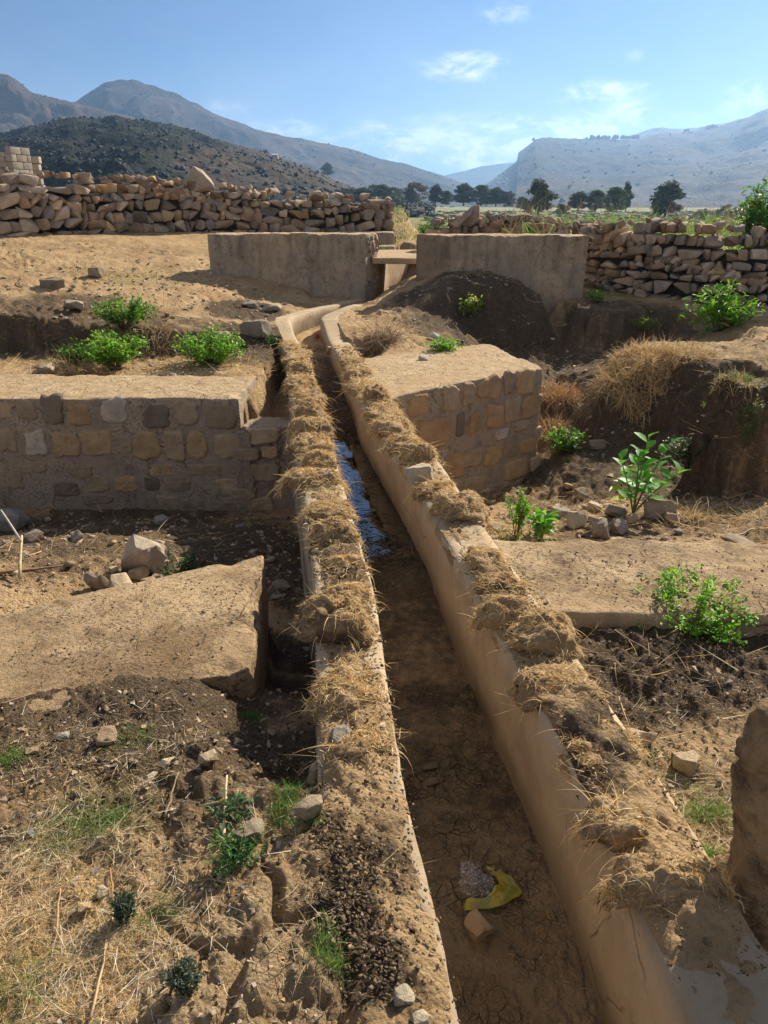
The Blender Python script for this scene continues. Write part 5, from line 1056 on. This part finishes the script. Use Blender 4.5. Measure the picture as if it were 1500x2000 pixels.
TR_ = [(1050, 421, 350, 56, 150, 'euc', 'dark spreading tree with a lacy crown in the field left of the paired trees'), (1128, 412, 374, 44, 200, 'euc', 'left tree of the clump in the middle of the right field'), (1162, 412, 372, 40, 200, 'euc2', 'middle tree of the clump in the middle of the right field'),
       (1198, 416, 366, 46, 190, 'euc2', 'olive green tree at the right of the field clump'), (1221, 414, 355, 22, 210, 'euc', 'slim tall tree rising at the right end of the field clump'), (1298, 424, 354, 66, 150, 'euc', 'broad dark tree standing alone in the right field'), (1283, 426, 388, 22, 148, 'euc2', 'small pale tree in front of the broad lone tree'),
       (1097, 422, 397, 26, 180, 'round', 'small round tree left of the field clump'), (1033, 423, 403, 12, 140, 'euc2', 'tiny bright sapling in front of the lacy dark tree'), (1422, 430, 400, 60, 170, 'low', 'low dark tree thicket near the right edge of the field'), (1462, 428, 390, 60, 172, 'low', 'low dark tree thicket right beside the tall leafy bush'), (1370, 432, 408, 50, 170, 'low', 'lowest brushy tree between the lone tree and the thicket'),
       (672, 400, 366, 44, 300, 'round', 'leftmost tree of the distant tree line'), (708, 402, 366, 50, 300, 'euc', 'second tree from the left in the distant tree line'), (748, 402, 358, 60, 300, 'round', 'bulky round tree in the distant tree line above the embankment'), (806, 398, 358, 66, 330, 'round2', 'brownish domed tree in the distant tree line'), (776, 402, 378, 44, 290, 'low', 'low bushy tree before the brownish domed tree'),
       (850, 400, 360, 30, 300, 'euc', 'upright tree right of the brownish domed tree'), (872, 400, 373, 26, 300, 'euc2', 'short tree below the valley gap'), (905, 402, 358, 44, 310, 'euc', 'tall dark tree just right of the valley gap'), (940, 402, 362, 44, 310, 'euc2', 'second tree right of the valley gap'), (968, 403, 366, 40, 310, 'euc', 'third tree right of the valley gap'), (992, 404, 372, 34, 310, 'round', 'last tree of the distant line before the lacy dark tree'), (1018, 408, 385, 26, 320, 'euc2', 'pale far tree between the distant line and the lacy tree'),
       (640, 345, 318, 22, 700, 'euc', 'small tree on the slope above the left stone wall end'), (518, 318, 292, 20, 620, 'euc', 'small lone tree high on the left hillside')]
for px, pb, pt, wpx, D, kind, lab in TR_:
    o = PR[kind] if kind not in used else copytree(PR[kind]); used.add(kind)
    b = PY(px, pb, D); h = PY(px, pt, D)[2]-b[2]; wd0 = {'euc': 7, 'euc2': 6, 'round': 12, 'round2': 12, 'low': 18}[kind]
    o.location = (b[0], D, min(b[2], b[2])); k = h/10; kx = (wpx/F*D*1.03)/wd0; o.scale = (kx, kx, k); o.rotation_euler = (0, 0, px*.7); tag(o, lab, 'tree', 'trees across the valley fields')
# ridge-top trees on the mesa
mb = MB(); r = np.random.default_rng(3)
for k in range(60):
    px = r.choice([1157, 1165, 1180, 1190, 1196, 1204, 1215, 1228, 1236, 1240, 1040, 1345, 1380, 1395])+r.normal()*3; D = 2480; p = PY(px, np.interp(px, [1030, 1150, 1250, 1330, 1400], [274, 271, 270, 258, 249])+1, D); s = r.uniform(5, 11)
    addrock(mb, SMALL, k, p+np.array([0, 0, s*.5]), (s*1.2, s, s*1.6), col=(.035, .05, .022))
o = mb.build('treeline', M['far_leaf']); o['kind'] = 'stuff'; o['label'] = 'tiny trees lining the mesa rim'
# houses, far
bpy.context.view_layer.update(); _dg = bpy.context.evaluated_depsgraph_get()
def far_hit(px, py):
    r = ray(px, py); r = r/np.linalg.norm(r); ok, loc, *_ = scn.ray_cast(_dg, tuple(np.array([0, 0, EYE])+r*40), tuple(r)); return np.array(loc) if ok else PY(px, py, 600)
for k, (px, py, l) in enumerate([(537, 308, 'tiny tin roofed house on the left hillside, left one'), (594, 309, 'tiny tin roofed house on the left hillside, right one')]):
    p = far_hit(px, py); mb = MB(); x, y, z = p; s = 1.6*p[1]/500
    block(mb, [(x-s, y), (x+s, y), (x+s, y+5), (x-s, y+5)], z+1.0*s, z-1.5, 1.5, .1, .02, 'tsewn', 0, 0, (1, 1, 1)); root = mb.build('hillside_house', M['block'], loc=p); tag(root, l, 'house')
    mb = MB(); mb.add([(x-s-.4, y-.5, z+s), (x+s+.4, y-.5, z+s), (x+s+.4, y+2.5, z+s*1.4), (x-s-.4, y+2.5, z+s*1.4), (x+s+.4, y+5.5, z+s), (x-s-.4, y+5.5, z+s)], [(0, 1, 2, 3), (3, 2, 4, 5)]); plain('tin', (.55, .56, .58), .4) if 'tin' not in M else None
    rf = mb.build('roof', M['tin'], root, smooth=False); rf.location = (-p[0], -p[1], -p[2])
# ---------------------------------------------------------------- scattered small stuff
def scatter(n_, y0, y1, pw=1.0, xr=1.15, seed=0):
    r = np.random.default_rng(seed); y = y0*(y1/y0)**(r.random(n_)**pw); s = r.uniform(-xr, xr, n_); return s*(.62*y+.5), y, r
def outside(X, Y, pad=.0):
    ok = ((X < Lin(Y)-TL-pad) | (X > Rin(Y)+TR+pad))
    for k, q in FP.items(): ok &= poly_d(X, Y, q) > .02
    return ok
def many(mb, lib, X, Y, S, r, mats, sink=.25, flat=1.0, zfun=None):
    Z = (zfun or H)(X, Y)
    for i in range(len(X)):
        V, T = lib[r.integers(len(lib))]; k = S[i]
        mb.add((V*np.array([k, k*r.uniform(.6, 1), k*r.uniform(.45, .8)*flat]))@rot(r.uniform(0, 6), r.normal()*.2, r.normal()*.2).T+np.array([X[i], Y[i], Z[i]+k*.1]), None, T, mats[r.integers(len(mats))]*r.uniform(.75, 1.2))
LIBG = [hullrock(700+i, 7, .8, 0) for i in range(10)]
X, Y, r = scatter(22000, .9, 14, 1.0, 1.1, 1); ok = outside(X, Y); X, Y = X[ok], Y[ok]; d = fbm2(X*1.5, Y*1.5, 3, 400); ok = r.random(len(X)) < .35+.9*d; X, Y = X[ok], Y[ok]
S = (.006+.011*r.random(len(X))**4+.008*r.random(len(X)))*(.7+.32*Y); S = np.minimum(S, .07)
mb = MB(); many(mb, LIBG, X, Y, S, r, SC*1.1); o = mb.build('gravel', M['stone'], smooth=False); o['kind'] = 'stuff'; o['label'] = 'small pale gravel scattered over the earth'
# extra stones in the pits
X = np.concatenate([r.uniform(.75, 2.3, 420), r.uniform(-3.4, -.7, 260), r.uniform(-7, -1.5, 260)]); Y = np.concatenate([r.uniform(3.8, 6.6, 420), r.uniform(3.9, 6.3, 260), r.uniform(9.5, 12.5, 260)]); ok = outside(X, Y); X, Y = X[ok], Y[ok]
mb = MB(); many(mb, SMALL, X, Y, .02+.07*r.random(len(X))**2.2, r, SC); o = mb.build('rubble', M['stone']); o['kind'] = 'stuff'; o['label'] = 'loose rubble stones on the pit floors and upper slope'
# dark soil crumbs
SD = np.array([(.10, .072, .046), (.15, .11, .07), (.20, .145, .09), (.28, .20, .125)]); SL = np.array([(.22, .155, .09), (.34, .24, .135), (.45, .32, .18), (.16, .115, .07)])
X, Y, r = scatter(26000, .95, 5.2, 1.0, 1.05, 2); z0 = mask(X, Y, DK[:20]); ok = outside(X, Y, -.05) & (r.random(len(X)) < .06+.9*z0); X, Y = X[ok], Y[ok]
mb = MB(); many(mb, LIBG, X, Y, (.004+.010*r.random(len(X))**2.5)*(.75+.3*Y), r, SD); o = mb.build('soil_crumbs', M['clod'], smooth=True); o['kind'] = 'stuff'; o['label'] = 'dark crumbly soil clods on the dug earth'
# crumbs on the wall tops
def wt(n_, xin, side, th, y0, y1, seed):
    r = np.random.default_rng(seed); Y = r.uniform(y0, y1, n_); u = r.random(n_); return xin(Y)+side*th*u, Y, r
mb = MB()
for a in ((1500, Lin, -1, TL, .9, 3.2, 5), (1500, Rin, 1, TR, 1.1, 3.2, 6), (500, Lin, -1, TL, 3.2, 9, 7), (500, Rin, 1, TR, 3.5, 9, 8)):
    X, Y, r = wt(*a); many(mb, LIBG, X, Y, (.004+.009*r.random(len(X))**2)*(.75+.3*Y), r, SL, zfun=lambda x, y: ztop(y)+.028+.02*fbm2(x*14, y*14, 2, 3))
for (px, py, k) in ((690, 1800, 420), (745, 1900, 300), (700, 1700, 220), (640, 1640, 200)):
    q = P(px, py, 0); r = np.random.default_rng(k); X = q[0]+r.normal(size=k)*.045; Y = q[1]+r.normal(size=k)*.05; many(mb, LIBG, X, Y, .004+.014*r.random(k)**3, r, np.concatenate([SD, SL]), zfun=lambda x, y: np.where(x > Lin(y)-TL, .045, H(x, y)))
for (a, b, c, d, n_, z) in ((.5, 2.0, 2.82, 3.4, 500, -.025), (.2, 1.3, 7.2, 8.6, 160, .02), (-1.6, -.7, 2.5, 3.4, 500, -.18)):
    r = np.random.default_rng(n_); X = r.uniform(a, b, n_); Y = r.uniform(c, d, n_); ok = np.logical_or.reduce([poly_d(X, Y, FP[k]) < -.03 for k in ('right_low', 'right_block', 'left_low')]); X, Y = X[ok], Y[ok]
    many(mb, LIBG, X, Y, .005+.012*r.random(len(X))**3, r, SL, zfun=lambda x, y: 0*x+z)
o = mb.build('wall_crumbs', M['clod']); o['kind'] = 'stuff'; o['label'] = 'earth crumbs strewn on the wall tops'
# dry straw litter
def wallmat(n_, xin, side, th, y0, y1, seed, wd):
    X, Y, r = wt(n_, xin, side, th, y0, y1, seed); ok = fbm2(X*4, Y*4, 3, seed)+.5*r.random(n_) > .12; X, Y = X[ok], Y[ok]; a = r.uniform(0, 2*pi, len(X))
    Z = ztop(Y)+.02+.035*np.clip(fbm2(X*5, Y*5, 2, 3)+.5, 0, 1)
    d = unit(np.stack([np.cos(a), np.sin(a), .1+.3*r.random(len(X))], 1)); return np.stack([X, Y, Z], 1), d, .045*r.uniform(.4, 1.3, len(X)), wd*(.8+.28*Y), .3+.5*r.random(len(X)), STR[r.integers(0, 5, len(X))]*r.uniform(.7, 1.1, (len(X), 1)), r
mb = MB()
for a in ((4500, Lin, -1, TL, 1.75, 9.6, 41, .0016), (4500, Rin, 1, TR, 1.25, 9.0, 42, .0016)):
    b_, d_, l_, w_, dr_, c_, r = wallmat(*a); blades(mb, b_, d_, l_, w_, dr_, c_, 3, r)
o = mb.build('wall_straw', M['straw']); o['kind'] = 'stuff'; o['label'] = 'matted dry straw between the sods on the canal walls'
def litter(name, label, cen, n_, L, W, cols, seed, up=.12, m='straw', droop=.15, nseg=3, zf=None, check=True):
    r = np.random.default_rng(seed); mb = MB(); Xs = []; Ys = []; Ls = []
    for (px, py, z, rx, ry, k) in cen:
        q = P(px, py, z); a = r.normal(size=(int(n_*k), 2)); Xs.append(q[0]+a[:, 0]*rx*.6); Ys.append(q[1]+a[:, 1]*ry*.6)
    X = np.concatenate(Xs); Y = np.concatenate(Ys)
    if check: ok = outside(X, Y, -.1); X, Y = X[ok], Y[ok]
    ok = fbm2(X*8, Y*8, 3, seed)+.6*r.random(len(X)) > .1; X, Y = X[ok], Y[ok]
    Z = (zf or H)(X, Y); a = r.uniform(0, 2*pi, len(X)); d = unit(np.stack([np.cos(a), np.sin(a), up*(.3+1.4*r.random(len(X)))], 1)); cols = np.array(cols)
    blades(mb, np.stack([X, Y, Z+.002], 1), d, L*r.uniform(.35, 1.5, len(X)), W*r.uniform(.7, 1.3, len(X)), droop*r.random(len(X)), cols[r.integers(0, len(cols), len(X))]*r.uniform(.7, 1.15, (len(X), 1)), nseg, r)
    o = mb.build(name, M[m]); o['kind'] = 'stuff'; o['label'] = label; return o
FG = [(80, 1850, -.1, .22, .22, 1.6), (150, 1600, -.1, .28, .25, .9), (60, 1700, -.1, .15, .2, 1.0), (200, 1900, -.1, .22, .14, .8), (60, 1970, -.1, .2, .1, .8), (130, 1480, -.12, .35, .25, .6), (480, 1650, -.08, .2, .15, .25), (620, 1850, -.05, .12, .2, .15), (330, 1750, -.1, .25, .2, .3), (300, 1430, -.15, .5, .3, .25),
      (1250, 1560, -.13, .16, .28, .9), (1350, 1650, -.13, .2, .2, .9), (1200, 1480, -.1, .12, .2, .5), (1420, 1540, -.13, .2, .2, .5), (1320, 1820, -.1, .1, .14, .7), (1380, 1400, -.15, .4, .3, .3)]
litter('straw_litter', 'dry straw littering the foreground earth', FG, 1200, .06, .0015, np.array([(.80, .66, .45), (.66, .50, .30), (.88, .78, .60), (.45, .32, .18)]), 11, .12)
litter('fine_straw', 'short broken straw bits over the foreground', FG, 2600, .020, .0013, STR*.95, 12, .25)
litter('dry_grass', 'dry grass and stalks on the terraces and pit floors', [(980, 690, 0, .5, .5, .6), (880, 720, 0, .6, .5, .5), (1100, 990, -.8, .8, .7, .8), (1400, 1010, -.6, .9, .5, .9), (1300, 940, -.9, .9, .8, .5), (500, 760, -.3, .3, .8, .4), (300, 700, 0, 2., .6, 1.2), (100, 700, 0, 1.2, .5, .6), (1430, 690, 0, 1.2, .8, .6), (1050, 690, -.4, 1., 1., .5), (300, 1060, -.8, 1.6, 1., .4), (750, 640, .1, .5, .6, .5), (960, 1000, -.4, .35, .7, .7), (1250, 1300, -.25, .6, .4, .25)], 900, .16, .0042, STR*.95, 13, .3)
litter('bed_straw', 'straw bits and roots on the canal bed', [(930, 1600, -.52, .22, .5, .9), (1000, 1850, -.54, .22, .25, 1.), (850, 1300, -.5, .2, .8, .9), (760, 1080, -.42, .2, .8, .7), (700, 900, -.38, .2, 1., .6)], 420, .035, .0014, STR*.62, 14, .2, check=False)
# wiry dead stalks over the wet part of the bed
litter('wet_stalks', 'dark wet stalks lying in the muddy water', [(740, 1090, -.4, .16, .4, 1.), (720, 960, -.39, .16, .6, 1.), (690, 860, -.38, .14, .5, 1.), (650, 770, -.33, .16, 1., 1.)], 520, .13, .005, [(.06, .045, .03), (.11, .085, .055), (.2, .155, .1)], 15, .15, check=False, zf=lambda x, y: np.maximum(H(x, y), -.39))
# green grass
GG = [(.10, .22, .04), (.16, .28, .06), (.07, .16, .03), (.28, .32, .12)]
litter('green_grass', 'short green grass patches among the straw', [(175, 1600, -.1, .12, .1, .8), (125, 1620, -.1, .12, .1, .5), (215, 1590, -.1, .06, .05, .6), (30, 1930, -.1, .12, .1, .9), (10, 1470, -.13, .07, .05, .7), (260, 1440, -.13, .1, .08, .3), (560, 1600, -.08, .06, .06, .8), (545, 1640, -.08, .06, .04, .5), (600, 1650, -.06, .05, .03, .3), (637, 1895, -.04, .03, .05, .5), (660, 1920, -.03, .03, .04, .3), (485, 1347, -.2, .04, .03, .4), (1385, 1590, -.13, .09, .05, .9), (1400, 1695, -.13, .1, .06, 1.0), (1350, 1600, -.13, .1, .05, .4), (1430, 1750, -.13, .06, .05, .4), (240, 1790, -.1, .15, .1, .3), (310, 1800, -.1, .05, .06, .2), (1240, 1470, -.13, .08, .08, .4), (1340, 1520, -.13, .06, .05, .3)], 650, .030, .0018, GG, 16, 1.3, 'leaf', .8)
litter('bank_grass', 'thin green grass on the banks and upper slope', [(230, 560, .4, 1.6, .5, .5), (500, 530, .5, .6, .4, .3), (1200, 577, .16, .7, .25, 1.5), (1330, 584, .16, .45, .2, .6), (960, 555, .4, .8, .3, .7), (1430, 742, .15, .3, .2, 1.2), (790, 715, .0, .25, .3, .4), (960, 1040, -.4, .2, .2, .5), (1010, 1035, -.45, .2, .2, .6), (1150, 900, -1., .5, .5, .2), (60, 445, 1.1, .8, .2, .5), (1440, 980, -.6, .6, .4, .2)], 420, .07, .006, [(.10, .16, .04), (.18, .22, .07), (.07, .12, .03)], 17, 1.2, 'leaf', .6)
for nm, lab, px, py, rad, hgt, nb, cols, sd in [
        ('dry_grass_clump', 'big pale orange clump of dry grass drooping over the right earth mound', 1245, 712, .80, .20, 5200, STR*.9, 31), ('dry_grass_clump', 'dry grass clump spreading from the mound towards the leafy shrub', 1340, 690, .6, .12, 1300, STR*.8, 32),
        ('dry_grass_clump', 'orange brown dry grass hanging beside the masonry block corner', 1085, 775, .50, .20, 2600, [(.50, .30, .14), (.56, .36, .17), (.42, .24, .11)], 33), ('dry_grass_clump', 'low dry grass at the foot of the masonry block corner', 1080, 850, .3, .22, 900, [(.50, .30, .14), (.56, .36, .17)], 34),
        ('dry_grass_clump', 'dry reddish weed left of the left terrace bushes', 160, 735, .35, .30, 420, [(.42, .24, .11), (.50, .34, .16)], 35), ('dry_grass_clump', 'dry brown weed in the bank notch above the terrace', 308, 672, .25, .42, 260, [(.36, .24, .13), (.45, .32, .18)], 36),
        ('dry_grass_clump', 'tangled brown weed beside the stub wall', 742, 680, .38, .34, 900, [(.30, .20, .12), (.38, .27, .16)], 37), ('dry_grass_clump', 'dry grass fringe on top of the earth column', 1430, 752, .42, .10, 1500, np.concatenate([STR*.8, np.array([(.16, .22, .06)]*3)]), 38),
        ('dry_grass_clump', 'small straw tuft right of the broad leaf plant heap', 1352, 1010, .26, .18, 260, STR*.8, 39), ('dry_grass_clump', 'dry brush growing on the mound left behind the rubble row', 900, 412, .9, .7, 900, [(.34, .25, .15), (.42, .32, .18)], 40),
        ('dry_grass_clump', 'short dry stalk tuft by the orange brown grass in the right pit', 1160, 790, .25, .25, 300, [(.34, .25, .15), (.42, .32, .18)], 41)]:
    r = np.random.default_rng(sd); p = at(px, py) if py > 500 else np.array([*PY(px, py, 24.)[:2], 1.25])
    a = r.uniform(0, 2*pi, nb); q = np.sqrt(r.random(nb))*rad*.55; base = np.stack([q*np.cos(a), q*np.sin(a), 0*a], 1); bz = H(base[:, 0]+p[0], base[:, 1]+p[1], 1)-p[2]; base[:, 2] = np.clip(bz, -rad, rad*.6)
    if sd == 38: kp = bz > -.12; base = base[kp]; a = a[kp]; q = q[kp]; nb = len(base)
    d = unit(np.stack([np.cos(a)*(.2+.6*q/rad), np.sin(a)*(.2+.6*q/rad), np.full(nb, .8)], 1)+r.normal(size=(nb, 3))*.55)
    mb = MB(); cols = np.array(cols); blades(mb, base+p, d, hgt*r.uniform(.5, 1.5, nb), .0010*max(p[1], 2), 2.4*r.uniform(.2, 1.6, nb), cols[r.integers(0, len(cols), nb)]*r.uniform(.65, 1.15, (nb, 1)), 5, r)
    tag(mb.build(nm, M['straw'], loc=p), lab, 'dry grass')
# crops and weeds behind the right wall
r = np.random.default_rng(77); mb = MB(); n_ = 2600; Y = r.uniform(13.5, 26, n_); X = r.uniform(2.4, 9.5, n_)*(Y/14); Z = H(X, Y, 0)+.35; a = r.uniform(0, 2*pi, n_)
lf = r.random(n_)**2
k = np.clip(fbm2(X*.8, Y*.5, 3, 9)+.5, 0, 1); base = np.stack([X, Y, Z+.2*r.random(n_)], 1); d = unit(np.stack([np.cos(a)*.7, np.sin(a)*.7, 0*a+1.1], 1))
blades(mb, base, d, (.35+.45*k)*r.uniform(.6, 1.2, n_), .045*r.uniform(.6, 1.3, n_), 1.6*r.random(n_), np.array([(.13, .26, .05)])*r.uniform(.7, 1.4, (n_, 1)), 5, r); o = mb.build('crops', M['leaf']); o['kind'] = 'stuff'; o['label'] = 'leafy green crops behind the right dry stone wall'
mb = MB(); n_ = 700; Y = r.uniform(12.9, 18, n_); X = r.uniform(2.0, 7.5, n_)*(Y/13); base = np.stack([X, Y, H(X, Y, 0)+.6], 1); d = unit(np.stack([r.normal(size=n_)*.35, r.normal(size=n_)*.35, 0*X+1], 1)); blades(mb, base, d, .75*r.uniform(.5, 1.3, n_), .012, .3*r.random(n_), np.array([(.36, .26, .15)])*r.uniform(.6, 1.3, (n_, 1)), 6, r); o = mb.build('dry_stalks', M['straw']); o['kind'] = 'stuff'; o['label'] = 'dry brown stalks behind the right dry stone wall'
mb = MB(); n_ = 9000; Y = r.uniform(15.5, 30, n_); X = r.normal(size=n_)*1.6+.8+(Y-16)*.05; kp = ~((Y < 19) & (X > Lin(Y)-.15) & (X < Rin(Y)+.15)); X, Y = X[kp], Y[kp]; n_ = len(X); Z = H(X, Y, 0); a = r.uniform(0, 2*pi, n_); d = unit(np.stack([np.cos(a)*.6, np.sin(a)*.6, 0*a+1], 1)); cc = np.where((fbm2(X*.7, Y*.7, 3, 4)-(Y-19)*.05 > -.15)[:, None], np.array([[.15, .25, .05]]), np.array([[.42, .40, .14]]))
blades(mb, np.stack([X, Y, Z], 1), d, .10*r.uniform(.5, 1.4, n_), .014, .8*r.random(n_), cc*r.uniform(.7, 1.2, (n_, 1)), 3, r); o = mb.build('embankment_grass', M['straw']); o['kind'] = 'stuff'; o['label'] = 'yellow green grass on the embankment between the stone walls'
# field hedges and plots: low green strips
mb = MB(); n_ = 5000; Y = 60*(420/60)**r.random(n_); X = r.uniform(.05, .65, n_)*Y; rowm = (np.sin(np.log(Y)*38) > .3); X, Y = X[rowm], Y[rowm]; Z = H(X, Y, 0)
for i in range(len(X)):
    V, T = SMALL[r.integers(12)]; s = .22*(Y[i]/60)*r.uniform(.5, 1.3); mb.add(V*np.array([s*3, s*2, s*1.2])+np.array([X[i], Y[i], Z[i]]), None, T, np.array((.07, .12, .04))*r.uniform(.6, 1.6))
o = mb.build('field_rows', M['far_leaf']); o['kind'] = 'stuff'; o['label'] = 'green crop rows on the flat valley fields'

# ---------------------------------------------------------------- haze
def hazebox():
    x, y0, y1, z0, z1 = 9000, -200, 6300, -40, 500
    mb = MB(); v = [(-x, y0, z0), (x, y0, z0), (x, y1, z0), (-x, y1, z0), (-x, y0, z1), (x, y0, z1), (x, y1, z1), (-x, y1, z1)]
    mb.add(v, [(0, 3, 2, 1), (4, 5, 6, 7), (0, 1, 5, 4), (1, 2, 6, 5), (2, 3, 7, 6), (3, 0, 4, 7)])
    m = bpy.data.materials.new('haze'); m.use_nodes = True; m.node_tree.nodes.clear(); n = N(m.node_tree)
    pv = n.new('ShaderNodeVolumePrincipled', {'Color': (.34, .56, .92, 1), 'Density': HAZE, 'Anisotropy': .45}); n.new('ShaderNodeOutputMaterial', {'Volume': pv.outputs[0]})
    o = mb.build('haze', m, smooth=False); o['kind'] = 'stuff'; o['label'] = 'blue morning haze'
hazebox()
